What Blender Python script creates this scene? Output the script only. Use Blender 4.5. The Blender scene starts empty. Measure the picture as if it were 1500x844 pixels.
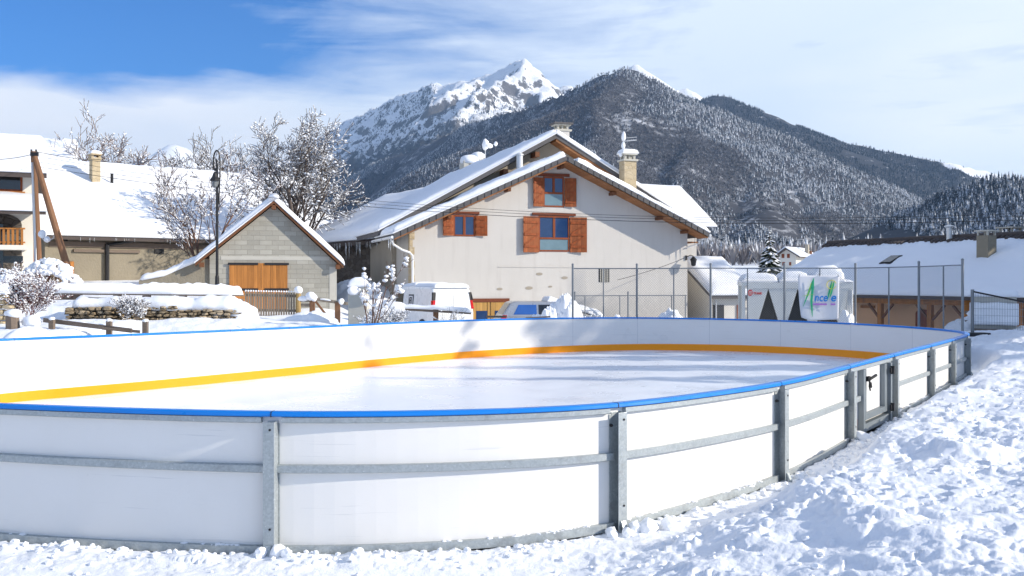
import bpy, bmesh, math, random
import numpy as np
from mathutils import Vector, Matrix
random.seed(7)
C = bpy.context.scene.collection
F, CX, YH, CAMZ = 1400.0, 750.0, 410.0, 2.35     # lens in photo pixels, horizon row, eye height
SUN_AZ, SUN_EL = math.radians(77.5), math.radians(23.5)
SUN = Vector((math.sin(SUN_AZ)*math.cos(SUN_EL), -math.cos(SUN_AZ)*math.cos(SUN_EL), math.sin(SUN_EL)))

def W(px, py, d):
    return Vector(((px-CX)/F*d, d, CAMZ+(YH-py)/F*d))

# ------------------------------------------------------------------ numpy noise
def _h(ix, iy, seed):
    n = (ix.astype(np.int64)*374761393 + iy.astype(np.int64)*668265263 + seed*974711) & 0x7fffffff
    n = ((n ^ (n >> 13))*1274126177) & 0x7fffffff
    return ((n ^ (n >> 16)) & 0xffff)/65535.0
def vn(x, y, seed=0):
    x = np.asarray(x, float); y = np.asarray(y, float)
    ix = np.floor(x); iy = np.floor(y); fx = x-ix; fy = y-iy
    u = fx*fx*fx*(fx*(fx*6-15)+10); v = fy*fy*fy*(fy*(fy*6-15)+10)
    a = _h(ix, iy, seed); b = _h(ix+1, iy, seed); c = _h(ix, iy+1, seed); d = _h(ix+1, iy+1, seed)
    return (a*(1-u)+b*u)*(1-v)+(c*(1-u)+d*u)*v
def fbm(x, y, seed=0, octs=4, gain=.5):
    s = 0; a = 1; t = 0; ca, sa = math.cos(.6), math.sin(.6)
    x = np.asarray(x, float); y = np.asarray(y, float)
    for o in range(octs):
        s = s+a*(vn(x, y, seed+o*17)*2-1); t += a; a *= gain
        x, y = (x*ca-y*sa)*2.03+5.1, (x*sa+y*ca)*2.03+1.7
    return s/t
def ridged(x, y, seed=0, octs=4):
    s = 0; a = 1; t = 0
    x = np.asarray(x, float); y = np.asarray(y, float)
    for o in range(octs):
        s = s+a*(1-np.abs(vn(x, y, seed+o*13)*2-1)*1.6); t += a; a *= .5
        x, y = (x*.8-y*.6)*2.1+3.3, (x*.6+y*.8)*2.1+8.1
    return s/t
def cells(x, y, seed=0):
    """rounded clods: 1 at a cell's centre, falling to 0 at its rim"""
    x = np.asarray(x, float); y = np.asarray(y, float)
    ix = np.floor(x); iy = np.floor(y); best = np.full(x.shape, 9.0)
    for dx in (-1, 0, 1):
        for dy in (-1, 0, 1):
            cx = ix+dx; cy = iy+dy
            px = cx+_h(cx, cy, seed); py = cy+_h(cx, cy, seed+77); r = .35+.65*_h(cx, cy, seed+33)
            d = ((x-px)**2+(y-py)**2)/(r*r)
            best = np.minimum(best, d)
    return np.sqrt(np.clip(1-best, 0, 1))
def sstep(a, b, x):
    t = np.clip((np.asarray(x, float)-a)/(b-a), 0, 1); return t*t*(3-2*t)

# ------------------------------------------------------------------ mesh builder
ICO = {}
def ico(sub):
    if sub not in ICO:
        bm = bmesh.new(); bmesh.ops.create_icosphere(bm, subdivisions=sub, radius=1)
        bm.verts.index_update()
        ICO[sub] = ([tuple(v.co) for v in bm.verts], [tuple(v.index for v in f.verts) for f in bm.faces]); bm.free()
    return ICO[sub]
class MB:
    def __init__(s): s.v = []; s.f = []; s.m = []
    def add(s, vs, fs, m=0):
        o = len(s.v); s.v += [tuple(p) for p in vs]; s.f += [tuple(i+o for i in f) for f in fs]; s.m += [m]*len(fs); return s
    def box(s, x0, x1, y0, y1, z0, z1, m=0):
        return s.add([(x0,y0,z0),(x1,y0,z0),(x1,y1,z0),(x0,y1,z0),(x0,y0,z1),(x1,y0,z1),(x1,y1,z1),(x0,y1,z1)],
                     [(3,2,1,0),(4,5,6,7),(0,1,5,4),(1,2,6,5),(2,3,7,6),(3,0,4,7)], m)
    def beam(s, p, q, w, h, up=(0,0,1), m=0):
        p = Vector(p); q = Vector(q); d = (q-p).normalized(); u = Vector(up)
        r = d.cross(u)
        if r.length < 1e-5: r = d.cross(Vector((1,0,0)))
        r.normalize(); u = r.cross(d); r *= w/2; u *= h/2
        vs = [p-r-u, p+r-u, p+r+u, p-r+u, q-r-u, q+r-u, q+r+u, q-r+u]
        return s.add(vs, [(0,1,2,3),(7,6,5,4),(0,4,5,1),(1,5,6,2),(2,6,7,3),(3,7,4,0)], m)
    def tube(s, pts, rad, n=6, m=0, cap=True):
        pts = [Vector(p) for p in pts]; k = len(pts)
        if not hasattr(rad, '__len__'): rad = [rad]*k
        o = len(s.v); ref = None
        for i, p in enumerate(pts):
            d = (pts[min(i+1,k-1)]-pts[max(i-1,0)])
            d = d.normalized() if d.length > 1e-9 else Vector((0,0,1))
            if ref is None: ref = d.orthogonal().normalized()
            ref = (ref-d*ref.dot(d))
            ref = ref.normalized() if ref.length > 1e-6 else d.orthogonal().normalized()
            b = d.cross(ref)
            for j in range(n):
                a = 2*math.pi*j/n
                s.v.append(tuple(p+(ref*math.cos(a)+b*math.sin(a))*rad[i]))
        for i in range(k-1):
            for j in range(n):
                j2 = (j+1) % n
                s.f.append((o+i*n+j, o+i*n+j2, o+(i+1)*n+j2, o+(i+1)*n+j)); s.m.append(m)
        if cap:
            s.f.append(tuple(o+j for j in reversed(range(n)))); s.m.append(m)
            s.f.append(tuple(o+(k-1)*n+j for j in range(n))); s.m.append(m)
        return s
    def prism(s, poly, vec, m=0):
        n = len(poly); v = Vector(vec); a = [Vector(p) for p in poly]
        return s.add(a+[p+v for p in a], [tuple(reversed(range(n))), tuple(range(n, 2*n))]+[(i, (i+1)%n, n+(i+1)%n, n+i) for i in range(n)], m)
    def lathe(s, prof, c, n=12, m=0):
        o = len(s.v); c = Vector(c)
        for r, z in prof:
            for j in range(n):
                a = 2*math.pi*j/n; s.v.append((c.x+r*math.cos(a), c.y+r*math.sin(a), c.z+z))
        k = len(prof)
        for i in range(k-1):
            for j in range(n):
                j2 = (j+1)%n; s.f.append((o+i*n+j, o+i*n+j2, o+(i+1)*n+j2, o+(i+1)*n+j)); s.m.append(m)
        s.f.append(tuple(o+j for j in reversed(range(n)))); s.f.append(tuple(o+(k-1)*n+j for j in range(n))); s.m += [m, m]
        return s
    def blob(s, c, r, sub=1, jit=.15, rnd=random, m=0, rot=True):
        vs, fs = ico(sub); a = rnd.random()*6.28; ca, sa = math.cos(a), math.sin(a)
        if not hasattr(r, '__len__'): r = (r, r, r)
        out = []
        for x, y, z in vs:
            k = 1+jit*(rnd.random()*2-1)
            x, y, z = x*r[0]*k, y*r[1]*k, z*r[2]*k
            out.append((c[0]+x*ca-y*sa, c[1]+x*sa+y*ca, c[2]+z))
        return s.add(out, fs, m)
    def shift(s, v):
        s.v = [(x-v[0], y-v[1], z-v[2]) for x, y, z in s.v]; return s
    def build(s, name, mats, parent=None, smooth=False, loc=None, bevel=0, fix=True):
        me = bpy.data.meshes.new(name); me.from_pydata(s.v, [], s.f)
        if not isinstance(mats, (list, tuple)): mats = [mats]
        for m in mats: me.materials.append(m)
        if len(mats) > 1: me.polygons.foreach_set('material_index', s.m)
        if fix and len(s.f) < 60000:
            bm = bmesh.new(); bm.from_mesh(me); bmesh.ops.recalc_face_normals(bm, faces=bm.faces); bm.to_mesh(me); bm.free()
        if smooth: me.polygons.foreach_set('use_smooth', [True]*len(me.polygons))
        o = bpy.data.objects.new(name, me); C.objects.link(o)
        if loc is not None: o.location = loc
        if parent is not None: o.parent = parent
        if bevel:
            b = o.modifiers.new('bevel', 'BEVEL'); b.width = bevel; b.segments = 2; b.limit_method = 'ANGLE'
        return o
def tag(o, label=None, cat=None, group=None, kind=None):
    if label: o['label'] = label
    if cat: o['category'] = cat
    if group: o['group'] = group
    if kind: o['kind'] = kind
    return o
def thing(name, label, cat, loc=(0,0,0), rotz=0, group=None):
    o = bpy.data.objects.new(name, None); C.objects.link(o)
    o.location = loc; o.rotation_euler = (0,0,rotz); o.empty_display_size = .2
    return tag(o, label, cat, group)
def grid_mesh(name, X, Y, Z, mat, smooth=True, loc=(0,0,0)):
    n, m = X.shape
    co = np.stack([X-loc[0], Y-loc[1], Z-loc[2]], -1).reshape(-1, 3).astype(np.float32)
    i = np.arange(n*m).reshape(n, m)
    q = np.stack([i[:-1,:-1], i[:-1,1:], i[1:,1:], i[1:,:-1]], -1).reshape(-1, 4)
    me = np_mesh(name, co, q)
    me.materials.append(mat)
    if smooth: me.polygons.foreach_set('use_smooth', np.ones(len(q), bool))
    o = bpy.data.objects.new(name, me); o.location = loc; C.objects.link(o); return o
def np_mesh(name, co, faces):
    me = bpy.data.meshes.new(name); k = faces.shape[1]
    me.vertices.add(len(co)); me.vertices.foreach_set('co', np.ascontiguousarray(co, np.float32).ravel())
    me.loops.add(faces.size); me.loops.foreach_set('vertex_index', np.ascontiguousarray(faces, np.int32).ravel())
    me.polygons.add(len(faces)); me.polygons.foreach_set('loop_start', np.arange(0, faces.size, k, dtype=np.int32))
    me.update(calc_edges=True); me.validate(); return me

# ------------------------------------------------------------------ materials
class NT:
    def __init__(s, name):
        s.mat = bpy.data.materials.new(name); s.mat.use_nodes = True; s.t = s.mat.node_tree
        s.b = s.t.nodes['Principled BSDF']; s._co = None
    def n(s, typ, **kw):
        x = s.t.nodes.new('ShaderNode'+typ)
        for k, v in kw.items(): setattr(x, k, v)
        return x
    def set(s, sock, v):
        if isinstance(v, bpy.types.NodeSocket): s.t.links.new(v, sock)
        else: sock.default_value = v if not (isinstance(v, tuple) and len(v) == 3 and sock.type == 'RGBA') else (*v, 1)
    def co(s):
        if s._co is None: s._co = s.n('TexCoord').outputs['Object']
        return s._co
    def mapv(s, scale=(1,1,1), rot=(0,0,0), v=None):
        m = s.n('Mapping'); s.set(m.inputs['Vector'], v or s.co()); m.inputs['Scale'].default_value = scale; m.inputs['Rotation'].default_value = rot
        return m.outputs[0]
    def noise(s, scale, detail=4, rough=.55, v=None, dist=0):
        x = s.n('TexNoise'); s.set(x.inputs['Vector'], v or s.co()); x.inputs['Scale'].default_value = scale
        x.inputs['Detail'].default_value = detail; x.inputs['Roughness'].default_value = rough; x.inputs['Distortion'].default_value = dist
        return x.outputs['Fac']
    def ramp(s, f, lo, hi, a=0., b=1.):
        x = s.n('MapRange'); s.set(x.inputs[0], f)
        for i, q in enumerate((lo, hi, a, b)): s.set(x.inputs[i+1], q)
        return x.outputs[0]
    def math(s, op, a, b=0., c=0.):
        x = s.n('Math', operation=op); s.set(x.inputs[0], a); s.set(x.inputs[1], b); s.set(x.inputs[2], c); return x.outputs[0]
    def mix(s, f, a, b, blend='MIX'):
        x = s.n('Mix', data_type='RGBA', blend_type=blend); s.set(x.inputs[0], f); s.set(x.inputs[6], a); s.set(x.inputs[7], b); return x.outputs[2]
    def sep(s, v=None):
        x = s.n('SeparateXYZ'); s.set(x.inputs[0], v or s.co()); return x.outputs
    def comb(s, x, y, z):
        c = s.n('CombineXYZ'); s.set(c.inputs[0], x); s.set(c.inputs[1], y); s.set(c.inputs[2], z); return c.outputs[0]
    def bump(s, h, strength=.3, dist=.02):
        x = s.n('Bump'); s.set(x.inputs['Height'], h); x.inputs['Strength'].default_value = strength; x.inputs['Distance'].default_value = dist
        s.t.links.new(x.outputs[0], s.b.inputs['Normal']); return s
    def out(s, color, rough=.6, metal=0., spec=.5, coat=0):
        s.set(s.b.inputs['Base Color'], color); s.set(s.b.inputs['Roughness'], rough); s.set(s.b.inputs['Metallic'], metal)
        s.b.inputs['Specular IOR Level'].default_value = spec
        if coat: s.b.inputs['Coat Weight'].default_value = coat
        return s.mat
def M_simple(name, rgb, rough=.6, metal=0., var=.15, scale=6, bump=0, bscale=40, bdist=.01, spec=.4, dirt=None, coat=0):
    t = NT(name); n = t.noise(scale, 5, .6)
    c = t.mix(n, tuple(x*(1-var) for x in rgb), tuple(min(1, x*(1+var)) for x in rgb))
    if dirt:
        c = t.mix(t.ramp(t.noise(scale*.35, 6, .65), .5, .75, 0, dirt[1]), c, dirt[0])
    if bump: t.bump(t.noise(bscale, 4), bump, bdist)
    return t.out(c, t.ramp(n, .3, .7, max(.03, rough-.08), min(1, rough+.08)), metal, spec, coat)
def M_snow(name, rgb=(.87,.885,.91), s1=6, s2=45, strength=.5, dist=.03):
    t = NT(name); n1 = t.noise(s1, 6, .6); n2 = t.noise(s2, 5, .65)
    t.bump(t.math('ADD', t.math('MULTIPLY', n1, 1.0), t.math('MULTIPLY', n2, .35)), strength, dist)
    c = t.mix(t.noise(s1*.5, 3), tuple(x*.975 for x in rgb), rgb)
    t.b.inputs['Sheen Weight'].default_value = 0
    return t.out(c, .65, 0, .25)
def M_wood(name, rgb, axis='z', plank=.12, rough=.65, var=.35, grain=18, gap=.35):
    t = NT(name); s = t.sep()
    sc = {'x': (1.2, grain, grain), 'y': (grain, 1.2, grain), 'z': (grain, grain, 1.2)}[axis]
    g = t.noise(1.0, 6, .65, t.mapv(sc))
    across = t.math('ADD', s[0], s[1]) if axis == 'z' else s[2]
    cell = t.math('FLOOR', t.math('DIVIDE', across, plank))
    wn = t.n('TexWhiteNoise', noise_dimensions='1D'); t.set(wn.inputs['W'], cell)
    fr = t.math('FRACT', t.math('DIVIDE', across, plank))
    edge = t.math('MULTIPLY', t.ramp(fr, 0, .06), t.ramp(fr, 1, .94))
    k = t.math('ADD', t.ramp(g, .25, .75, 1-var, 1+var*.6), t.ramp(wn.outputs[0], 0, 1, -.18, .18))
    c = t.mix(1.0, rgb, t.comb(k, k, k), 'MULTIPLY')
    c = t.mix(t.math('MULTIPLY', t.math('SUBTRACT', 1., edge), gap if plank < 5 else 0.), c, tuple(x*.25 for x in rgb))
    t.bump(t.math('ADD', t.math('MULTIPLY', g, .4), edge), .4, .008)
    return t.out(c, rough, 0, .3)
def M_stone(name, ca, cb, scale=(3.2, 3.2, 6), mortar=(.3,.27,.22), mw=.05, rough=.9, bd=.04):
    t = NT(name); v = t.mapv(scale); d = t.n('TexNoise'); t.set(d.inputs[0], v); d.inputs['Scale'].default_value = 2
    vv = t.n('VectorMath', operation='MULTIPLY_ADD'); t.set(vv.inputs[0], d.outputs['Color']); vv.inputs[1].default_value = (.35,.35,.35); t.set(vv.inputs[2], v)
    a = t.n('TexVoronoi', feature='DISTANCE_TO_EDGE'); t.set(a.inputs[0], vv.outputs[0]); a.inputs['Scale'].default_value = 1
    b = t.n('TexVoronoi'); t.set(b.inputs[0], vv.outputs[0]); b.inputs['Scale'].default_value = 1
    col = t.sep(b.outputs['Color'])
    c = t.mix(col[0], ca, cb); c = t.mix(t.ramp(t.noise(30, 5), .3, .7, 0, .35), c, tuple(x*.5 for x in ca))
    e = t.ramp(a.outputs['Distance'], 0, mw)
    c = t.mix(e, mortar, c); t.bump(t.math('ADD', e, t.math('MULTIPLY', t.noise(25, 5), .3)), .8, bd)
    return t.out(c, rough, 0, .2)
def M_block(name, c1, c2, mortar, bw=.5, bh=.2, ms=.012):
    t = NT(name); s = t.sep(); v = t.comb(t.math('ADD', s[0], s[1]), s[2], 0.)
    b = t.n('TexBrick'); t.set(b.inputs[0], v); b.inputs['Scale'].default_value = 1
    for k, q in (('Color1', c1), ('Color2', c2), ('Mortar', mortar)): t.set(b.inputs[k], q)
    b.inputs['Brick Width'].default_value = bw; b.inputs['Row Height'].default_value = bh; b.inputs['Mortar Size'].default_value = ms; b.inputs['Bias'].default_value = -.1
    c = t.mix(t.ramp(t.noise(1.3, 6, .65), .35, .75, 0, .4), b.outputs['Color'], tuple(x*.55 for x in c1))
    c = t.mix(t.ramp(t.noise(14, 5), .3, .7, 0, .2), c, c2)
    t.bump(t.math('ADD', t.math('MULTIPLY', b.outputs['Fac'], -1.), t.math('MULTIPLY', t.noise(40, 4), .4)), .5, .012)
    return t.out(c, .92, 0, .2)
M = {}
M['snow'] = M_snow('snow', s1=3.5, s2=30)
M['roof_snow'] = M_snow('roof_snow', s1=1.6, s2=14, strength=.35, dist=.04)
M['ground_snow'] = M_snow('ground_snow', (.86,.88,.915), s1=9, s2=55, strength=.55, dist=.03)
M['tree_snow'] = M_snow('tree_snow', s1=8, s2=40, strength=.2)
def _ice():
    t = NT('ice'); n = t.noise(.7, 5); f = t.noise(25, 4)
    sx = t.noise(1., 5, .6, t.mapv((1.2, 40, 1), (0, 0, .7)))
    c = t.mix(t.ramp(n, .35, .7), (.76,.80,.86), (.83,.85,.885)); c = t.mix(t.ramp(sx, .56, .70, 0, .5), c, (.94,.95,.96)); c = t.mix(t.ramp(t.noise(1., 4, .5, t.mapv((40, 1.5, 1), (0, 0, .3)), .8), .62, .68, 0, .18), c, (.70,.75,.82))
    t.bump(t.math('ADD', f, t.math('MULTIPLY', t.noise(3, 4), 2.)), .12, .01)
    return t.out(c, t.ramp(n, .3, .7, .2, .42), 0, .4)
M['ice'] = _ice()
def _board():
    t = NT('board_white'); n = t.noise(1.2, 5, .6); sc = t.noise(1., 6, .7, t.mapv((3, 3, 30)))
    c = t.mix(t.ramp(n, .3, .75), (.775,.755,.72), (.81,.79,.76)); c = t.mix(t.ramp(sc, .6, .8, 0, .12), c, (.55,.55,.55))
    scr = t.noise(1., 3, .5, t.mapv((.8, .8, 45), (.2, .1, 0)), .6)
    c = t.mix(t.ramp(scr, .66, .71, 0, .22), c, (.35,.36,.38))
    t.bump(t.noise(2.2, 3), .08, .02)
    return t.out(c, t.ramp(n, .3, .7, .26, .4), 0, .42)
M['board'] = _board()
def _galv():
    t = NT('galvanised'); v = t.n('TexVoronoi'); t.set(v.inputs[0], t.mapv((60,60,60))); v.inputs['Scale'].default_value = 1
    s = t.sep(v.outputs['Color'])
    c = t.mix(s[0], (.35,.385,.395), (.43,.465,.475)); c = t.mix(t.ramp(t.noise(5, 6, .7), .55, .72, 0, .6), c, (.22,.23,.235))
    c = t.mix(t.ramp(t.noise(38, 4), .66, .74, 0, .7), c, (.75,.77,.78))
    return t.out(c, t.ramp(s[1], 0, 1, .38, .6), .55, .5)
M['galv'] = _galv()
M['galv_shaded'] = M_simple('shaded_galvanised', (.20,.23,.25), .55, .5, .2, 9)  # darker galvanised copy; shade on the gate's unlit faces is in the colour
M['cap_blue'] = M_simple('cap_blue', (.004,.20,.66), .32, 0, .06, 3, spec=.5)
M['kick'] = M_simple('kick_yellow', (.95,.325,.001), .38, 0, .05, 2, spec=.4)
M['joint'] = M_simple('panel_joint', (.42,.43,.44), .6, 0, .1, 5)
M['dark_metal'] = M_simple('dark_metal', (.03,.03,.032), .5, .4, .3, 10)
M['fence_metal'] = M_simple('fence_metal', (.22,.24,.26), .5, .5, .2, 12)
M['wire_metal'] = M_simple('wire_metal', (.16,.17,.18), .5, .4, .2, 12)
def _plaster():
    t = NT('plaster'); big = t.noise(.55, 6, .62); st = t.noise(1., 5, .6, t.mapv((3.2, 3.2, .28))); fine = t.noise(22, 4)
    c = t.mix(t.ramp(big, .3, .7), (.545,.52,.48), (.585,.56,.52)); c = t.mix(t.ramp(st, .52, .78, 0, .38), c, (.41,.38,.345)); c = t.mix(t.ramp(t.noise(1.6, 6, .7, None, .5), .58, .72, 0, .3), c, (.565,.535,.495))
    z = t.sep()[2]; low = t.math('ADD', z, t.math('MULTIPLY', t.math('SUBTRACT', big, .5), 3.)); c = t.mix(t.ramp(low, 1.9, .4, 0, .35), c, (.40,.375,.34))
    t.bump(t.math('ADD', fine, t.math('MULTIPLY', t.noise(2.5, 4), 1.5)), .22, .012); return t.out(c, .9, 0, .15)
M['plaster'] = _plaster()
M['plaster_grey'] = M_simple('plaster_grey', (.36,.32,.26), .9, 0, .1, 1.5, .3, 25, .01, .15, dirt=((.27,.24,.19), .5))
M['white_wall'] = M_simple('white_wall', (.72,.68,.60), .85, 0, .05, 1.5, .2, 30, .006, .2)
M['barn_wall'] = M_simple('barn_wall', (.255,.225,.17), .95, 0, .2, .9, .6, 9, .04, .15, dirt=((.13,.11,.08), .85))
M['dark_stone'] = M_stone('dark_stone', (.10,.085,.07), (.17,.15,.13), (2,2,4), (.07,.06,.05))
M['stone'] = M_stone('dry_stone', (.30,.22,.13), (.46,.38,.27), (2.6,2.6,5.2), (.045,.035,.025), .09)
M['tan_stone'] = M_stone('tan_stone', (.50,.40,.25), (.60,.50,.34), (3,3,5), (.45,.37,.26), .04, bd=.015)
M['block'] = M_block('concrete_block', (.34,.325,.275), (.45,.43,.37), (.29,.275,.235))
M['concrete'] = M_simple('concrete', (.50,.48,.42), .9, 0, .12, 3, .3, 30, .01, .2)
M['red_wood'] = M_wood('red_wood', (.30,.072,.018), 'z', .13)
M['red_beam'] = M_wood('red_beam', (.17,.045,.018), 'x', 9)
M['frame_wood'] = M_wood('frame_wood', (.24,.06,.018), 'z', 9)
M['shutter_wood'] = M_wood('shutter_wood', (.31,.088,.026), 'z', .12)
M['orange_wood'] = M_wood('orange_wood', (.42,.17,.04), 'z', .13)
M['soffit'] = M_wood('soffit_wood', (.30,.13,.05), 'x', .14)
M['rafter'] = M_wood('rafter_wood', (.17,.07,.03), 'y', 9)
M['old_wood'] = M_wood('old_wood', (.17,.13,.10), 'x', 9)
M['grey_wood'] = M_wood('grey_wood', (.24,.20,.155), 'z', .08)
M['pole_wood'] = M_wood('pole_wood', (.22,.11,.055), 'z', 9)
M['tan_post'] = M_wood('tan_post', (.33,.22,.085), 'z', 9)
M['gold_wood'] = M_wood('gold_wood', (.46,.26,.075), 'z', .3)
M['tile'] = M_simple('tile_edge', (.10,.095,.095), .8, 0, .35, 3, .5, 15, .02)
M['tile_brown'] = M_simple('tile_brown', (.075,.06,.055), .85, 0, .3, 4, .5, 15, .02)
def _glass(name, rgb, r=.06):
    t = NT(name); n = t.noise(2.5, 2); t.bump(n, .04, .02); return t.out(t.mix(n, rgb, tuple(x*1.4 for x in rgb)), r, 0, .8)
M['glass'] = _glass('window_glass', (.012,.035,.10))
M['glass_low'] = _glass('balustrade_glass', (.13,.20,.23), .12)  # pale base tone stands in for snow reflected in the lower panes
M['lantern_glass'] = _glass('lantern_glass', (.16,.17,.17), .3)
M['dark_glass'] = _glass('dark_glass', (.012,.013,.015), .1)
M['car_glass_reflect'] = _glass('car_glass_reflect', (.02,.09,.32))  # blue reflection in the side glass, carried by the base colour
M['white_paint'] = M_simple('white_paint', (.78,.79,.79), .3, 0, .03, 2, spec=.5, coat=.3, dirt=((.6,.59,.56), .3))
M['silver_paint'] = M_simple('silver_paint', (.42,.43,.45), .3, .5, .04, 2, coat=.4)
M['white_metal'] = M_simple('white_metal', (.70,.71,.68), .45, 0, .04, 2, dirt=((.55,.55,.5), .3))
M['black'] = M_simple('black_plastic', (.015,.015,.016), .6, 0, .2, 10)
M['tyre'] = M_simple('tyre_rubber', (.02,.02,.02), .85, 0, .2, 20)
M['rim_metal'] = M_simple('rim_metal', (.35,.36,.37), .35, .8, .1, 10)
M['red_lamp'] = M_simple('red_lamp', (.55,.01,.012), .2, 0, .1, 10, coat=.5)
M['bark'] = M_simple('bark', (.115,.092,.08), .9, 0, .35, 9, .5, 30, .02, .15)
M['bark_red'] = M_simple('bark_red', (.14,.085,.065), .85, 0, .3, 9, .4, 30, .02, .15)
M['twig_red'] = M_simple('twig_red', (.13,.045,.04), .9, 0, .35, 9)
M['needles'] = M_simple('needles', (.030,.042,.024), .8, 0, .4, 4, spec=.2)
M['coil'] = M_simple('coil_fins', (.075,.072,.068), .6, .3, .3, 30)
M['banner'] = M_simple('banner_cloth', (.80,.79,.80), .7, 0, .03, 2, .15, 5, .02)
M['ink_green'] = M_simple('ink_green', (.04,.50,.22), .6, 0, .15, 5)
M['ink_lime'] = M_simple('ink_lime', (.40,.70,.10), .6, 0, .1, 5)
M['ink_blue'] = M_simple('ink_blue', (.02,.25,.68), .6, 0, .05, 5)
M['ink_violet'] = M_simple('ink_violet', (.50,.22,.62), .6, 0, .05, 5)
M['ink_yellow'] = M_simple('ink_yellow', (.85,.72,.12), .6, 0, .05, 5)
M['ink_red'] = M_simple('ink_red', (.68,.03,.03), .5, 0, .05, 5)
M['ink_dark'] = M_simple('ink_dark', (.05,.05,.05), .6, 0, .05, 5)
M['ochre_wall'] = M_simple('ochre_wall', (.78,.50,.30), .9, 0, .08, 1, .25, 25, .01, .2, dirt=((.6,.36,.2), .4))
M['zinc'] = M_simple('zinc', (.62,.63,.63), .4, .3, .08, 4)
def _icicle():
    t = NT('icicle'); t.b.inputs['Transmission Weight'].default_value = .6; return t.out((.9,.94,.97), .12, 0, .5)
M['icicle'] = _icicle()

# ------------------------------------------------------------------ snow shapes
def snow_slab(mb, c00, c10, c11, c01, thick, seed=0, step=.25, edge=.3, rough=.06, over=.05):
    c = [np.array(Vector(p)) for p in (c00, c10, c11, c01)]
    lu = np.linalg.norm(c[1]-c[0]); lv = np.linalg.norm(c[3]-c[0])
    nu = int(np.clip(lu/step, 6, 110)); nv = int(np.clip(lv/step, 6, 110))
    def par(n, L):
        k = min(.45, edge/L); a = np.array([0, .12, .4, 1.])*k
        mid = np.linspace(k, 1-k, max(2, n-6))[1:-1]
        return np.concatenate([a, mid, 1-a[::-1]])
    U, V = np.meshgrid(par(nu, lu), par(nv, lv), indexing='ij')
    B = ((1-U)*(1-V))[..., None]*c[0]+(U*(1-V))[..., None]*c[1]+(U*V)[..., None]*c[2]+((1-U)*V)[..., None]*c[3]
    e = np.minimum(np.minimum(U, 1-U)*lu, np.minimum(V, 1-V)*lv)
    k = np.sqrt(np.clip(1-(1-np.clip(e/edge, 0, 1))**2, 0, 1))
    nz = fbm(B[..., 0]*.9+seed, B[..., 1]*.9+B[..., 2], seed, 4)
    top = B.copy(); top[..., 2] += thick*(.12+.88*k)*(1+rough*3*nz)+.01
    cen = (c[0]+c[1]+c[2]+c[3])/4; d = B-cen; d[..., 2] = 0
    L = np.linalg.norm(d, axis=-1, keepdims=True)+1e-6
    wob = 1+.8*fbm(B[..., 0]*2.3, B[..., 1]*2.3, seed+5, 3)
    mid = B+d/L*(over*wob)[..., None]; mid[..., 2] += thick*.45*.5
    n, m = U.shape; o = len(mb.v)
    mb.v += [tuple(p) for p in top.reshape(-1, 3)]
    fs = [(o+i*m+j, o+(i+1)*m+j, o+(i+1)*m+j+1, o+i*m+j+1) for i in range(n-1) for j in range(m-1)]
    ring = [(i, 0) for i in range(n)]+[(n-1, j) for j in range(1, m)]+[(i, m-1) for i in range(n-2, -1, -1)]+[(0, j) for j in range(m-2, 0, -1)]
    o2 = len(mb.v); mb.v += [tuple(mid[a]) for a in ring]; o3 = len(mb.v); mb.v += [tuple(B[a]) for a in ring]
    K = len(ring)
    for q in range(K):
        r = (q+1) % K; a = o+ring[q][0]*m+ring[q][1]; b = o+ring[r][0]*m+ring[r][1]
        fs += [(a, o2+q, o2+r, b), (o2+q, o3+q, o3+r, o2+r)]
    fs.append(tuple(o3+q for q in range(K)))
    mb.f += fs; mb.m += [0]*len(fs); return mb
def snow_strip(mb, pts, w, h, seed=0, step=.12, wob=.3):
    pts = [Vector(p) for p in pts]; P = []
    for a, b in zip(pts[:-1], pts[1:]):
        k = max(1, int((b-a).length/step)); P += [a.lerp(b, i/k) for i in range(k)]
    P.append(pts[-1]); n = 9; o = len(mb.v); K = len(P)
    for i, p in enumerate(P):
        d = (P[min(i+1, K-1)]-P[max(i-1, 0)]); d.z = 0; d.normalize(); r = Vector((d.y, -d.x, 0))
        e = min(i, K-1-i)/2.5; e = math.sqrt(max(0., 1-(1-min(1, e))**2))*.85+.15
        k = 1+wob*float(fbm(np.array(i*step*1.5+seed*9.1), np.array(seed*3.3), seed, 3))
        for j in range(n):
            a = math.pi*(j/(n-1)); cs = math.cos(a)
            s2 = math.sin(a)**.7 if j not in (0, n-1) else 0
            k2 = 1+.25*float(fbm(np.array(i*step*4.), np.array(j*1.7), seed+3, 2))
            mb.v.append(tuple(p+r*(cs*w/2*e*k*(1.12 if 0 < j < n-1 else .85))+Vector((0, 0, s2*h*e*k*k2))))
    for i in range(K-1):
        for j in range(n-1):
            mb.f.append((o+i*n+j, o+i*n+j+1, o+(i+1)*n+j+1, o+(i+1)*n+j)); mb.m.append(0)
        mb.f.append((o+i*n, o+(i+1)*n, o+(i+1)*n+n-1, o+i*n+n-1)); mb.m.append(0)
    mb.f.append(tuple(o+j for j in range(n))); mb.f.append(tuple(o+(K-1)*n+j for j in range(n))); mb.m += [0, 0]
    return mb
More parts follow.
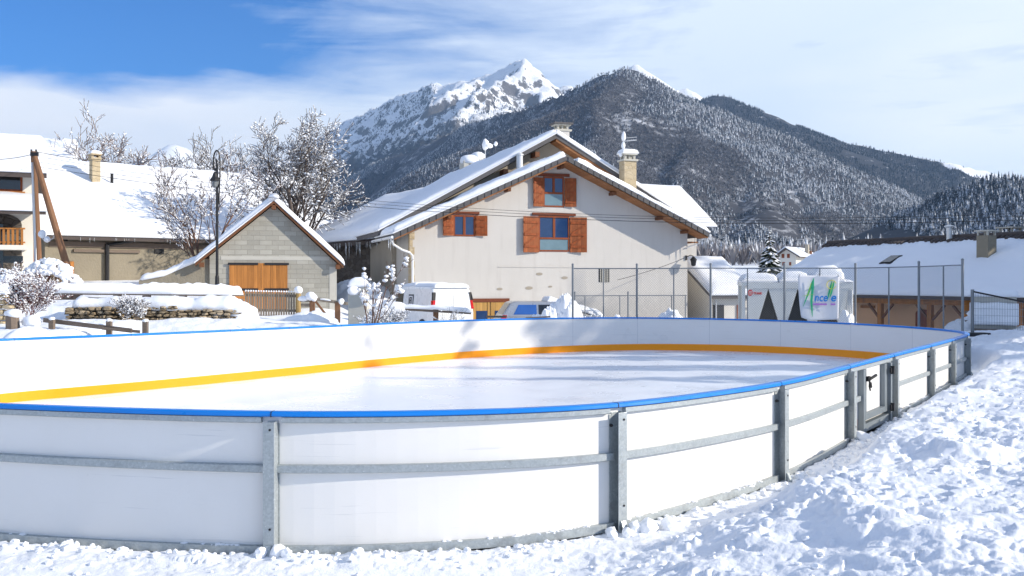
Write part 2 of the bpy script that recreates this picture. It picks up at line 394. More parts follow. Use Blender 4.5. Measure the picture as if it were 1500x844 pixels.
def snow_mound(name, label, c, rx, ry, h, seed=0, clod=.0, mat='snow', rot=0, parent=None, pw=.8):
    n, m = 40, 80; r = np.linspace(0, 1, n)[:, None]; a = np.linspace(0, 2*np.pi, m)[None, :]
    wob = 1+.18*np.sin(a*2+seed)+.1*np.sin(a*3+seed*2.3)+.07*np.sin(a*5+seed*.7)
    x = r*np.cos(a)*rx*wob; y = r*np.sin(a)*ry*wob
    z = h*np.clip(1-r**2, 0, 1)**pw*(1+.3*fbm(x*1.3+seed, y*1.3, seed, 4))
    if clod: z = z+clod*(cells(x*3.2+seed, y*3.2, seed)+.6*cells(x*6.5, y*6.5+seed, seed+4)+.3*cells(x*13, y*13, seed+9)-.6)*np.clip(1.2-r, 0, 1)
    z = z-.35*np.clip((r-.9)/.1, 0, 1)
    cr, sr = math.cos(rot), math.sin(rot)
    o = grid_mesh(name, x*cr-y*sr, x*sr+y*cr, z, M[mat]); o.location = c
    if parent: o.parent = parent
    else: tag(o, label, 'snow pile')
    return o
# ================================================================== RINK
RIM_Z = 1.2
def rim_pt(px, py):
    d = F*(CAMZ-RIM_Z)/(py-YH); return ((px-CX)/F*d, d)
near = [(0,593),(200,600.5),(400,605),(500,605.5),(640,603.5),(780,599.5),(905,592.5),(1000,581.5),(1145,561),(1250,535),(1310,519.5),(1365,505.5),(1412,492.5)]
far = [(1422,487.5),(1402,484),(1350,479.5),(1250,473.5),(1100,467.8),(950,465),(850,465.2),(720,467.5),(590,472),(420,479.5),(190,489.3),(0,496.5)]
ctrl = [rim_pt(*p) for p in near]+[rim_pt(*p) for p in far]+[(-11.0,16.4),(-10.8,13.6),(-9.3,11.2),(-7.2,9.6)]
def closed_spline(P, per=40):
    P = np.array(P); n = len(P); out = []
    for i in range(n):
        p0, p1, p2, p3 = P[i-1], P[i], P[(i+1)%n], P[(i+2)%n]
        a = .5; t01 = np.linalg.norm(p1-p0)**a; t12 = np.linalg.norm(p2-p1)**a; t23 = np.linalg.norm(p3-p2)**a
        m1 = p2-p1+t12*((p1-p0)/t01-(p2-p0)/(t01+t12)); m2 = p2-p1+t12*((p3-p2)/t23-(p3-p1)/(t12+t23))
        for k in range(per):
            t = k/per; out.append((2*t**3-3*t*t+1)*p1+(t**3-2*t*t+t)*m1+(-2*t**3+3*t*t)*p2+(t**3-t*t)*m2)
    return np.array(out)
raw = closed_spline(ctrl)
for _ in range(3): raw = (np.roll(raw, 1, 0)+2*raw+np.roll(raw, -1, 0))/4
seg = np.linalg.norm(np.roll(raw, -1, 0)-raw, axis=1); cum = np.concatenate([[0], np.cumsum(seg)]); RL = cum[-1]
NR = 1400
sg = np.linspace(0, RL, NR, endpoint=False)
ext = np.vstack([raw, raw[:1]])
RIM = np.stack([np.interp(sg, cum, ext[:, 0]), np.interp(sg, cum, ext[:, 1])], 1)
k9 = np.ones(25)/25
for _ in range(2):
    RIM = np.stack([np.convolve(np.concatenate([RIM[-12:, i], RIM[:, i], RIM[:12, i]]), k9, 'valid') for i in (0, 1)], 1)
TAN = np.roll(RIM, -1, 0)-np.roll(RIM, 1, 0); TAN /= np.linalg.norm(TAN, axis=1, keepdims=True)
NOR = np.stack([TAN[:, 1], -TAN[:, 0]], 1)
if np.dot(NOR[0], RIM[0]-RIM.mean(0)) < 0: NOR = -NOR
DS = RL/NR
PXR = CX+F*RIM[:, 0]/RIM[:, 1]
i_far = int(np.argmin(np.abs(cum[len(near)*40]-sg)))
i_end = int(np.argmin(np.abs(cum[(len(near)+len(far)-1)*40]-sg)))
def near_i(px): return int(np.argmin(np.abs(PXR[:i_far]-px)))
def far_i(px): return i_far+int(np.argmin(np.abs(PXR[i_far:i_end+20]-px)))
def zb(x): return np.where(x > 0, .036*x, .012*x)-.01
def ice_z(x, y): return .13+.018*x
def rp(i, off, z): i %= NR; p = RIM[i]+NOR[i]*off; return (p[0], p[1], z)

def sd_rim(X, Y):
    """signed distance to the rink's rim, negative inside (only near it; 99 elsewhere)"""
    x = X.ravel(); y = Y.ravel(); D = np.full(x.shape, 99.0)
    idx = np.where((x > -20) & (x < 22) & (y > 2) & (y < 40))[0]
    S = RIM[::4]; T = TAN[::4]; N_ = NOR[::4]
    for a in range(0, len(idx), 20000):
        q = idx[a:a+20000]; dx = x[q, None]-S[None, :, 0]; dy = y[q, None]-S[None, :, 1]
        d2 = dx*dx+dy*dy; j = d2.argmin(1); r = np.arange(len(q))
        nd = dx[r, j]*N_[j, 0]+dy[r, j]*N_[j, 1]
        D[q] = np.sign(nd)*np.sqrt(np.maximum(d2[r, j], 0))
    return D.reshape(X.shape)

def terrain(X, Y, detail=True):
    R = X/np.maximum(Y, 1.)
    base = np.where(X > 0, .040*np.minimum(X, 16), .012*np.maximum(X, -12))-.02
    gl2 = np.interp(Y, [12, 17, 20, 24, 29, 37, 40, 45, 60, 100, 900, 1500, 9000], [.1, .35, .8, 1.0, 1.0, 1.0, 1.1, 1.7, 2.6, 3.2, 26, 34, 40])
    # the garden side, rising to the left behind the rink
    gl = np.interp(Y, [12, 17, 20, 24, 29.9, 30.3, 33, 36.5, 45, 60, 100, 900, 1500, 9000], [.1, .35, .85, 1.1, 1.12, 1.5, 1.5, 1.62, 2.0, 2.6, 3.2, 26, 34, 40])
    sw = sstep(-.275, -.295, R); gl = gl*sw+gl2*(1-sw)
    mid = np.interp(Y, [20, 30, 36, 42, 60, 100, 900, 1500, 9000], [.25, .2, .2, .0, .3, 1., 26, 34, 40])
    rt = np.interp(Y, [20, 27, 33, 60, 100, 900, 1500, 9000], [.5, .5, -.35, -.8, .3, 26, 34, 40])
    wl = sstep(-.10, -.21, R); wr = sstep(.16, .24, R)
    back = mid*(1-wl)*(1-wr)+gl*wl+rt*wr
    leftfront = sstep(-8.5, -11.5, X)*sstep(12, 19, Y)
    wb = np.maximum(sstep(24, 29.5, Y), leftfront*wl)
    keep = sstep(10, 12, X)*sstep(31, 25.5, Y)
    g = base*(1-wb)+back*wb
    D = sd_rim(X, Y)
    nr_ = sstep(2.5, 5.5, X); tr = sstep(.45-.27*nr_, 1.25-.6*nr_, D)
    bank = (.34*tr*sstep(.6, 3.2, X)+.26*sstep(1.0, 5, D)*sstep(2.5, 8, X))*sstep(30, 24, Y)*sstep(3, 5, Y)
    g = g+bank
    g = np.where((D < -.02), np.minimum(g, -.35), g)
    if detail:
        nearw = sstep(90, 25, np.hypot(X, Y))
        lump = .16*fbm(X*.9, Y*.9, 3, 4)
        clod = .055*cells(X*1.9, Y*1.9, 5)*sstep(-.15, .3, fbm(X*.7, Y*.7, 40, 2))+.036*cells(X*3.7, Y*3.7, 8)+.028*cells(X*7.5, Y*7.5, 9)*sstep(-.3, .3, fbm(X*1.3, Y*1.3, 31, 2))+.010*cells(X*15, Y*15, 19)+.05*fbm(X*4, Y*4, 11, 5, .62)+.012*fbm(X*17, Y*17, 12, 3, .7)
        patch = .35+.65*sstep(-.25, .25, fbm(X*.55, Y*.55, 71, 3)); clod = clod*patch+.02*fbm(X*9, Y*9, 73, 4, .65)+.022*np.abs(fbm(X*2.6, Y*2.6, 75, 4, .6))
        clod = clod+.10*cells(X*1.15+.3*fbm(X*3, Y*3, 81, 2), Y*1.15, 83)*sstep(-.05, .3, fbm(X*.6, Y*.6, 85, 2))+.045*sstep(.05, .12, fbm(X*2.1, Y*2.1, 87, 4, .6))
        rgt = np.clip(sstep(-.3, 2.2, X)+.25, 0, 1)*sstep(31, 22, Y)
        w = (sstep(.28, .95, D)*rgt+.30*sstep(.02, .12, D)*sstep(1.0, .3, D)*(.45+.55*sstep(1.6, 0, X)))*(Y < 31)
        g = g+np.where((D > 0) & (D < 90), w*(lump*.6+clod*.68)+.012*fbm(X*6, Y*6, 2, 4)*(1-w), 0)
        g = g+np.where(D < .3, .05*np.clip(fbm(X*2.2, Y*2.2, 61, 3), 0, 1)*(D > 0), 0)
        g = g+np.where(Y > 24, nearw*(.10*fbm(X*.5, Y*.5, 13, 4)+.03*fbm(X*2.5, Y*2.5, 14, 3)), 0)
    return g
def tz(x, y): return float(terrain(np.array([[float(x)]]), np.array([[float(y)]]))[0, 0])

def build_ground():
    th = np.radians(np.concatenate([np.linspace(-180, -35, 60), np.linspace(-34, -30.5, 12), np.arange(-30, 30.01, .085), np.linspace(30.5, 34, 12), np.linspace(35, 180, 60)]))
    rs = [.6, 1.5, 3, 4.5, 5.6]; r = 6.0
    while r < 13: rs.append(r); r += .022+.0016*(r-6)
    while r < 45: rs.append(r); r *= 1.0042
    while r < 9000: rs.append(r); r *= 1.035
    rs = np.array(rs); TH, R = np.meshgrid(th, rs, indexing='ij')
    X = R*np.sin(TH); Y = R*np.cos(TH); Z = terrain(X, Y)
    tag(grid_mesh('ground', X, Y, Z, M['ground_snow']), kind='structure')
build_ground()

def build_ice():
    nr = 60; k = np.linspace(0, 1, nr)[:, None]; P = (RIM-NOR*.075)[::5]; P = np.vstack([P, P[:1]]); c = P.mean(0)
    X = c[0]+(P[None, :, 0]-c[0])*k; Y = c[1]+(P[None, :, 1]-c[1])*k
    Z = ice_z(X, Y)+.012*fbm(X*.6, Y*.6, 77, 3)
    tag(grid_mesh('ice', X, Y, Z, M['ice']), kind='structure')
build_ice()

def sweep(mb, i0, i1, prof, m=0, step=4, close_end=True):
    """sweep a closed profile of (offset, z or function of x) along the rim from sample i0 to i1"""
    idx = list(range(i0, i1, step))
    if idx[-1] != i1: idx.append(i1)
    o = len(mb.v); n = len(prof)
    for i in idx:
        for off, z in prof:
            p = rp(i, off, 0); mb.v.append((p[0], p[1], z(p[0], p[1]) if callable(z) else z))
    for a in range(len(idx)-1):
        for j in range(n):
            j2 = (j+1)%n; mb.f.append((o+a*n+j, o+(a+1)*n+j, o+(a+1)*n+j2, o+a*n+j2)); mb.m.append(m)
    if close_end:
        mb.f.append(tuple(o+j for j in range(n))); mb.f.append(tuple(o+(len(idx)-1)*n+j for j in reversed(range(n)))); mb.m += [m, m]
    return mb
zbot = lambda x, y: float(np.minimum(zb(x), ice_z(x, y)-.04))
zrail = lambda d: (lambda x, y: float(zb(x))+d)

def build_barrier():
    loc = (float(RIM.mean(0)[0]), float(RIM.mean(0)[1]), 0)
    root = thing('rink_barrier', 'oval white dasher board barrier with blue cap rail and galvanised frame round the ice', 'rink barrier', loc)
    def done(name, mb, mat, parent=root, **k): return mb.shift(loc).build(name, mat, parent, **k)
    npx = [400, 905, 1145, 1245, 1310, 1364, 1395, 1417]
    brk = [near_i(p) for p in npx]
    step = int(3.25/DS)
    fpx = [1341, 1250, 1146, 1040, 933, 838, 708, 593, 497, 421, 335, 190, 20]
    fb = [far_i(p) for p in fpx]
    left = []; a = fb[-1]; end = NR+brk[0]; k = max(1, round((end-a)/step)); left = [int(a+(end-a)*q/k) for q in range(1, k)]
    allb = brk+fb+left; allb = sorted(allb)+[NR+allb[0]] if False else brk+fb+left+[NR+brk[0]]
    g0, g1 = brk[3], brk[4]
    for a, b in zip(allb[:-1], allb[1:]):
        if a == g0: continue
        mb = MB(); sweep(mb, a, b, [(-.075, zbot), (-.055, zbot), (-.055, 1.158), (-.075, 1.158)])
        panel = done('board_panel', mb, M['board'])
        c = Vector(rp(a, 0, 0)); t = Vector((*TAN[a % NR], 0)); nn = Vector((*NOR[a % NR], 0)); mb = MB(); z0 = float(ice_z(c.x, c.y))+.19
        mb.prism([c+t*x+nn*y+Vector((0, 0, z0)) for x, y in ((-.003, -.0762), (.003, -.0762), (.003, -.074), (-.003, -.074))], (0, 0, 1.155-z0)); done('joint', mb, M['joint'], panel)
        vis = a < i_far+40 or a > NR-int(3.2/DS) or b > NR
        mb = MB(); e = int(.06/DS)
        sweep(mb, a+e, b-e, [(-.054, .675), (-.012, .675), (-.004, .682), (-.004, .738), (-.012, .745), (-.054, .745)])
        done('mid_rail', mb, M['galv'], panel)
        mb = MB(); sweep(mb, a+e, b-e, [(-.054, zrail(.0)), (-.004, zrail(.0)), (-.004, zrail(.075)), (-.054, zrail(.075))])
        done('bottom_rail', mb, M['galv'], panel)
        mb = MB(); sweep(mb, a+2, b-2, [(-.054, 1.108), (-.012, 1.108), (-.002, 1.116), (-.002, 1.158), (-.054, 1.158)])
        done('top_rail', mb, M['galv'], panel)
    mb = MB(); idx = list(range(0, NR, 3)); n = 6; o = 0
    prof = [(-.092, 1.163), (-.004, 1.163), (.006, 1.172), (.002, 1.197), (-.012, 1.206), (-.084, 1.206), (-.094, 1.196)]
    n = len(prof)
    for i in idx:
        for off, z in prof: mb.v.append(rp(i, off, z))
    K = len(idx)
    for a in range(K):
        for j in range(n): mb.f.append((a*n+j, ((a+1)%K)*n+j, ((a+1)%K)*n+(j+1)%n, a*n+(j+1)%n)); mb.m.append(0)
    done('cap_rail', mb, M['cap_blue'])
    mb = MB(); P = [(-.088, lambda x, y: float(ice_z(x, y))-.04), (-.0755, lambda x, y: float(ice_z(x, y))-.04), (-.0755, lambda x, y: float(ice_z(x, y))+.185), (-.083, lambda x, y: float(ice_z(x, y))+.19), (-.088, lambda x, y: float(ice_z(x, y))+.18)]
    sweep(mb, 0, NR, P, close_end=False); done('kick_strip', mb, M['kick'])
    for i in allb[:-1]:
        c = Vector(rp(i, 0, 0)); t = Vector((*TAN[i % NR], 0)); nn = Vector((*NOR[i % NR], 0)); mb = MB()
        q = [c+t*-.004+nn*y+Vector((0, 0, z)) for y, z in ((-.0955, 1.162), (.0075, 1.162), (.0075, 1.19), (-.006, 1.2075), (-.088, 1.2075), (-.0955, 1.198))]; mb.prism(q, t*.008); done('cap_joint', mb, M['dark_metal'])
    # posts
    for i in allb[:-1]:
        p = Vector(rp(i, 0, 0)); t = Vector((*TAN[i % NR], 0)); nn = Vector((*NOR[i % NR], 0)); z0 = float(zb(p.x))-.06; mb = MB()
        def pl(ta, tb, na, nb, za, zc, m=0):
            vs = [p+t*x+nn*y+Vector((0, 0, z)) for z in (za, zc) for x, y in ((ta, na), (tb, na), (tb, nb), (ta, nb))]
            mb.add(vs, [(3,2,1,0),(4,5,6,7),(0,1,5,4),(1,2,6,5),(2,3,7,6),(3,0,4,7)], m)
        pl(-.050, .050, .062, .068, z0, 1.125)                    # outer plate
        pl(.044, .050, -.054, .0615, z0, 1.125); pl(-.048, .0438, -.0535, -.049, z0+.02, 1.12)
        pl(-.072, -.0505, -.053, -.046, z0+.1, 1.10); pl(.0505, .062, -.053, -.046, z0+.1, 1.10)
        po = done('post', mb, M['galv'], bevel=.003)
        for zz in (z0+.30, 1.06):
            mb = MB(); c = p+nn*.066+t*.012+Vector((0, 0, zz)); mb.tube([c, c+nn*.008], .011, 8); done('bolt', mb, M['dark_metal'], po)
        mb = MB()
        c = p+t*-.062+nn*-.046+Vector((0, 0, 1.0)); mb.tube([c, c+nn*.04], .010, 6); mb.tube([c+nn*.012, c+nn*.024], .017, 6)
        done('bolt', mb, M['dark_metal'], po)
        mb = MB(); pl(-.03, .03, .0685, .15, z0-.05, z0+.012)
        q = p+nn*.07+Vector((0, 0, z0+.16)); mb.beam(q, p+nn*.16+Vector((0, 0, z0-.04)), .05, .02)
        done('foot', mb, M['galv'], po)
    # gate between two posts
    def gl(f): return int(g0+(g1-g0)*f)
    zz0 = lambda x, y: float(zb(x))+.03
    mb = MB(); sweep(mb, gl(.04), gl(.24), [(-.075, zbot), (-.055, zbot), (-.055, 1.158), (-.075, 1.158)])
    sweep(mb, gl(.86), gl(.965), [(-.075, zbot), (-.055, zbot), (-.055, 1.158), (-.075, 1.158)])
    fp = done('board_panel', mb, M['board'])
    mb = MB(); sweep(mb, gl(.03), gl(.97), [(-.054, 1.108), (-.004, 1.108), (-.004, 1.158), (-.054, 1.158)])
    sweep(mb, gl(.05), gl(.235), [(-.054, .675), (-.004, .675), (-.004, .745), (-.054, .745)]); sweep(mb, gl(.865), gl(.96), [(-.054, .675), (-.004, .675), (-.004, .745), (-.054, .745)])
    done('top_rail', mb, M['galv'], fp)
    def upright(mb, f, w, n0, n1, za, zc):
        i = gl(f); p = Vector(rp(i, 0, 0)); t = Vector((*TAN[i % NR], 0)); nn = Vector((*NOR[i % NR], 0))
        vs = [p+t*x+nn*y+Vector((0, 0, z)) for z in (za, zc) for x, y in ((-w/2, n0), (w/2, n0), (w/2, n1), (-w/2, n1))]
        mb.add(vs, [(3,2,1,0),(4,5,6,7),(0,1,5,4),(1,2,6,5),(2,3,7,6),(3,0,4,7)]); return p, t, nn
    xg = float(RIM[gl(.5)][0]); zg = float(zb(xg))
    for f, n1 in ((.25, .03), (.85, .05)): mb = MB(); upright(mb, f, .09, -.054, n1, zg-.03, 1.105); done('gate_post', mb, M['galv_shaded'], bevel=.003)
    mb = MB(); sweep(mb, gl(.28), gl(.82), [(-.072, zg+.02), (-.058, zg+.02), (-.058, 1.10), (-.072, 1.10)])
    gate = done('gate', mb, M['board']); gate['label'] = 'white gate leaf with black hinges and latch'
    mb = MB(); upright(mb, .315, .07, -.056, .012, zg+.22, 1.10); upright(mb, .78, .13, -.056, .012, zg+.22, 1.10)
    sweep(mb, gl(.30), gl(.80), [(-.056, zg+.215), (.02, zg+.215), (.02, zg+.295), (-.056, zg+.295)])
    sweep(mb, gl(.28), gl(.82), [(-.056, zg+.06), (.028, zg+.06), (.028, zg+.17), (-.056, zg+.17)])
    done('gate_frame', mb, M['galv_shaded'], gate, bevel=.003)
    for z in (zg+.27, 1.0):
        mb = MB(); p, t, nn = upright(mb, .835, .17, .052, .075, z-.035, z+.035); upright(mb, .835, .05, .05, .10, z-.06, z+.06); done('hinge', mb, M['black'], gate)
    mb = MB(); p, t, nn = upright(mb, .33, .10, .014, .05, .93, 1.0)
    c = p+nn*.05+Vector((0, 0, .96)); mb.beam(c, c+t*.16+nn*.05+Vector((0, 0, .05)), .03, .03); mb.tube([c, c-t*.02+Vector((0, 0, -.10)), c+t*.03+Vector((0, 0, -.16))], .012, 6)
    mb.tube([c+t*.03+Vector((0, 0, -.05)), c+t*.06+Vector((0, 0, -.12))], .02, 6)
    done('latch', mb, M['black'], gate)
build_barrier()

def build_clods():
    mb = MB(); rnd = random.Random(5)
    for q in range(900):
        i = rnd.randrange(near_i(20), near_i(1330)); off = .03+abs(rnd.gauss(0, .16)) if rnd.random() < .45 else rnd.uniform(.5, 3.2)
        p = rp(i, off, 0)
        if p[0] < .2 and off > 1.2: continue
        s = rnd.uniform(.010, .032)*(1.6 if rnd.random() < .12 else 1)
        z = tz(p[0], p[1])
        mb.blob((p[0], p[1], z+s*.3), (s*rnd.uniform(.8, 1.4), s*rnd.uniform(.8, 1.4), s*rnd.uniform(.6, 1.)), 2 if s > .03 else 1, .22, rnd)
    for px, off, s in ((890, .07, .055), (412, .10, .07), (425, .16, .05), (386, .12, .05), (915, .14, .07), (930, .2, .09), (950, .28, .08), (1155, .12, .05), (1250, .10, .10), (1238, .2, .06), (900, .2, .06), (880, .16, .045)):
        p = rp(near_i(px), off, 0); z = tz(p[0], p[1]); mb.blob((p[0], p[1], z+s*.4), (s*1.2, s, s*.9), 2, .16, rnd)
    for q in range(34):
        i0 = rnd.randrange(near_i(20), near_i(1410))
        for k in range(rnd.randint(2, 9)):
            p = rp(i0+int(rnd.gauss(0, 3)), rnd.uniform(-.05, -.02), 0); s = rnd.uniform(.004, .014)*(1 if k else 1.5); mb.blob((p[0], p[1], float(zb(p[0]))+.072), (s*2.4, s*1.6, s*.9), 2, .3, rnd)
    tag(mb.build('snow_clods', M['snow'], smooth=False), kind='stuff')
build_clods()

# ------------------------------------------------------------------ chain link fence behind the rink
def chain_fence(name, label, pts, ztop, zbots, tall, thin, r_tall, r_thin, cell=.055, wire=.0024, extra=.12, tops=None):
    loc = (pts[0][0], pts[0][1], 0); root = thing(name, label, 'fence', loc)
    P = [Vector((x, y, 0)) for x, y in pts]
    def at(px):
        best = None
        for a, b in zip(P[:-1], P[1:]):
            r = (px-CX)/F; den = (b.x-a.x)-r*(b.y-a.y); k = (r*a.y-a.x)/den
            if -.03 <= k <= 1.03: return a.lerp(b, k)
        return P[0] if px < CX+F*P[0].x/P[0].y else P[-1]
    for px in tall:
        p = at(px); zg = tz(p.x, p.y)-.15
        MB().tube([p+Vector((0,0,zg)), p+Vector((0,0,ztop+extra))], r_tall, 8).lathe([(r_tall*1.15, 0), (r_tall*1.1, .03), (.003, .05)], p+Vector((0,0,ztop+extra)), 8).shift(loc).build('post', M['fence_metal'], root)
    for px in thin:
        p = at(px); zg = tz(p.x, p.y)-.15
        MB().tube([p+Vector((0,0,zg)), p+Vector((0,0,ztop))], r_thin, 6).shift(loc).build('post', M['fence_metal'], root)
    mb = MB(); up = Vector((0,0,ztop)); mb.tube([p+up for p in P], r_thin*.9, 6); mb.shift(loc).build('top_rail', M['fence_metal'], root)
    mb = MB()
    for a, b in zip(P[:-1], P[1:]):
        L = (b-a).length; u = (b-a)/L; H = ztop-zbots; nn = Vector((u.y, -u.x, 0))*wire
        k = -H
        while k < L:
            for sgn in (1, -1):
                s0, z0 = (k, zbots) if sgn > 0 else (k, ztop)
                s1, z1 = (k+H, ztop) if sgn > 0 else (k+H, zbots)
                if s0 < 0: z0 += sgn*(-s0); s0 = 0
                if s1 > L: z1 -= sgn*(s1-L); s1 = L
                if s1-s0 < .01: continue
                A = a+u*s0+Vector((0,0,z0)); B = a+u*s1+Vector((0,0,z1)); d = (B-A).normalized(); w = d.cross(nn.normalized())*wire
                o = len(mb.v); mb.v += [tuple(A-w), tuple(A+nn), tuple(A+w), tuple(B-w), tuple(B+nn), tuple(B+w)]
                mb.f += [(o, o+1, o+4, o+3), (o+1, o+2, o+5, o+4), (o+2, o, o+3, o+5)]; mb.m += [0]*3
            k += cell*1.414
    mb.shift(loc).build('wire_netting', M['wire_metal'], root, fix=False)
    return root, at
def xy(px, d): return ((px-CX)/F*d, d)
fence_pts = [xy(839, 31.2), xy(933, 31.2), xy(1040, 30.4), xy(1149, 30.4), xy(1253, 30.2), xy(1346, 27.0), xy(1410, 23.9)]
fence_root, fence_at = chain_fence('chain_link_fence', 'tall grey chain-link fence standing right behind the far rink boards', fence_pts, 2.72, .35, [839, 933, 1041, 1149, 1253, 1346, 1410], [884, 987, 1095, 1201, 1302, 1382], .036, .020)
low_pts = [xy(842, 36.5), xy(908, 36.9), xy(1006, 37.6)]
chain_fence('low_wire_fence', 'lower wire mesh fence between the beige house gable and the tall fence', low_pts, 1.74, .1, [842, 920], [857, 908, 984, 1004], .03, .02, cell=.09)
# ================================================================== BUILDINGS
class Fr:
    """a building's own frame: x along its front, y into its depth"""
    def __init__(s, ox, oy, deg):
        s.ox, s.oy, s.a = ox, oy, math.radians(deg); s.c, s.s = math.cos(s.a), math.sin(s.a)
    def L(s, px, py, q=0.):
        r = (px-CX)/F; t = (r*(s.oy+s.c*q)-s.ox+s.s*q)/(s.c-r*s.s); Y = s.oy+s.s*t+s.c*q
        return Vector((t, q, CAMZ+(YH-py)/F*Y))
    def world(s, t, q, z=0): return Vector((s.ox+s.c*t-s.s*q, s.oy+s.s*t+s.c*q, z))
    def inv(s, x, y): x -= s.ox; y -= s.oy; return (s.c*x+s.s*y, -s.s*x+s.c*y)
def wall_prism(mb, poly_xz, y0, y1): return mb.prism([(x, y0, z) for x, z in poly_xz], (0, y1-y0, 0))
def roof_pair(x_l, x_p, x_r, z_l, z_p, z_r, y0, y1, th):
    """both slopes of a gable roof as one slab: top line z, thickness th below"""
    return [(x_l, z_l-th), (x_p, z_p-th*1.1), (x_r, z_r-th), (x_r, z_r), (x_p, z_p), (x_l, z_l)]
def icicles(root, pts, rnd, lo, hi, n):
    for q in range(n):
        mb = MB()
        a = rnd.random()*(len(pts)-1); i = int(a); p = Vector(pts[i]).lerp(Vector(pts[i+1]), a-i); L = rnd.uniform(lo, hi)*rnd.random()**.6
        r = .012+.018*L; mb.tube([p+Vector((0,0,.05)), p-Vector((0,0,L*.5)), p-Vector((0,0,L))], [r, r*.65, .003], 5); mb.build('icicle', M['icicle'], root)
def window(root, fr, x0, x1, z0, z1, split, lowpane, y=-.03, mat='frame_wood', name='window'):
    """frame in its own part, panes as sub-parts; split = fraction of the height where the transom sits"""
    w = .075; zs = z0+(z1-z0)*split; mb = MB()
    mb.box(x0, x0+w, y, .05, z0, z1); mb.box(x1-w, x1, y, .05, z0, z1); mb.box(x0+w, x1-w, y, .05, z1-w, z1); mb.box(x0+w, x1-w, y, .05, z0, z0+w)
    if split > 0: mb.box(x0+w, x1-w, y-.01, .05, zs-w*.6, zs+w*.6)
    xm = (x0+x1)/2; mb.box(xm-w*.75, xm+w*.75, y-.004, .05, (zs+w*.6 if split > 0 else z0+w), z1-w)
    f = mb.build(name, M[mat], root, bevel=.008)
    zl = zs+w*.6 if split > 0 else z0+w
    mb = MB(); mb.box(x0+w, xm-w*.75, y+.025, y+.035, zl, z1-w); mb.box(xm+w*.75, x1-w, y+.025, y+.035, zl, z1-w); mb.build('pane', M['glass'], f)
    if split > 0: MB().box(x0+w, x1-w, y+.02, y+.03, z0+w, zs-w*.6).build('pane', M[lowpane], f)
    return f
def shutter(root, x0, x1, z0, z1, hinge_left, ang=8):
    w = x1-x0; mb = MB(); a = math.radians(ang)
    mb.box(0, w, -.035, 0, z0, z1)
    for z in (z0+(z1-z0)*.16, z1-(z1-z0)*.16): mb.box(.03, w-.03, -.062, -.0355, z-.05, z+.05, 1)
    zz0, zz1 = z0+(z1-z0)*.22, z1-(z1-z0)*.22; zm = (zz0+zz1)/2; mb.box(.03, w-.03, -.062, -.0355, zm-.05, zm+.05, 1)
    mb.beam((.08, -.048, zz0+.05), (w-.08, -.048, zm-.06), .024, .085, (0, -1, 0), 1) if False else None
    for (za, zc) in ((zz0, zm-.05), (zm+.05, zz1)):
        d = Vector((w-.12, 0, zc-za)).normalized(); n = Vector((-d.z, 0, d.x))*.04
        p, q = Vector((.06, 0, za)), Vector((w-.06, 0, zc)); mb.prism([p-n+Vector((0,-.06,0)), q-n+Vector((0,-.06,0)), q+n+Vector((0,-.06,0)), p+n+Vector((0,-.06,0))], (0, .024, 0), 1)
    if hinge_left: mb.v = [(x0+x*math.cos(a)+y*math.sin(a)*0, y-x*math.sin(a)-.025, z) for x, y, z in mb.v]
    else: mb.v = [(x1-(w-x)*math.cos(a), y-(w-x)*math.sin(a)-.025, z) for x, y, z in mb.v]
    return mb.build('shutter', [M['shutter_wood'], M['red_wood']], root)

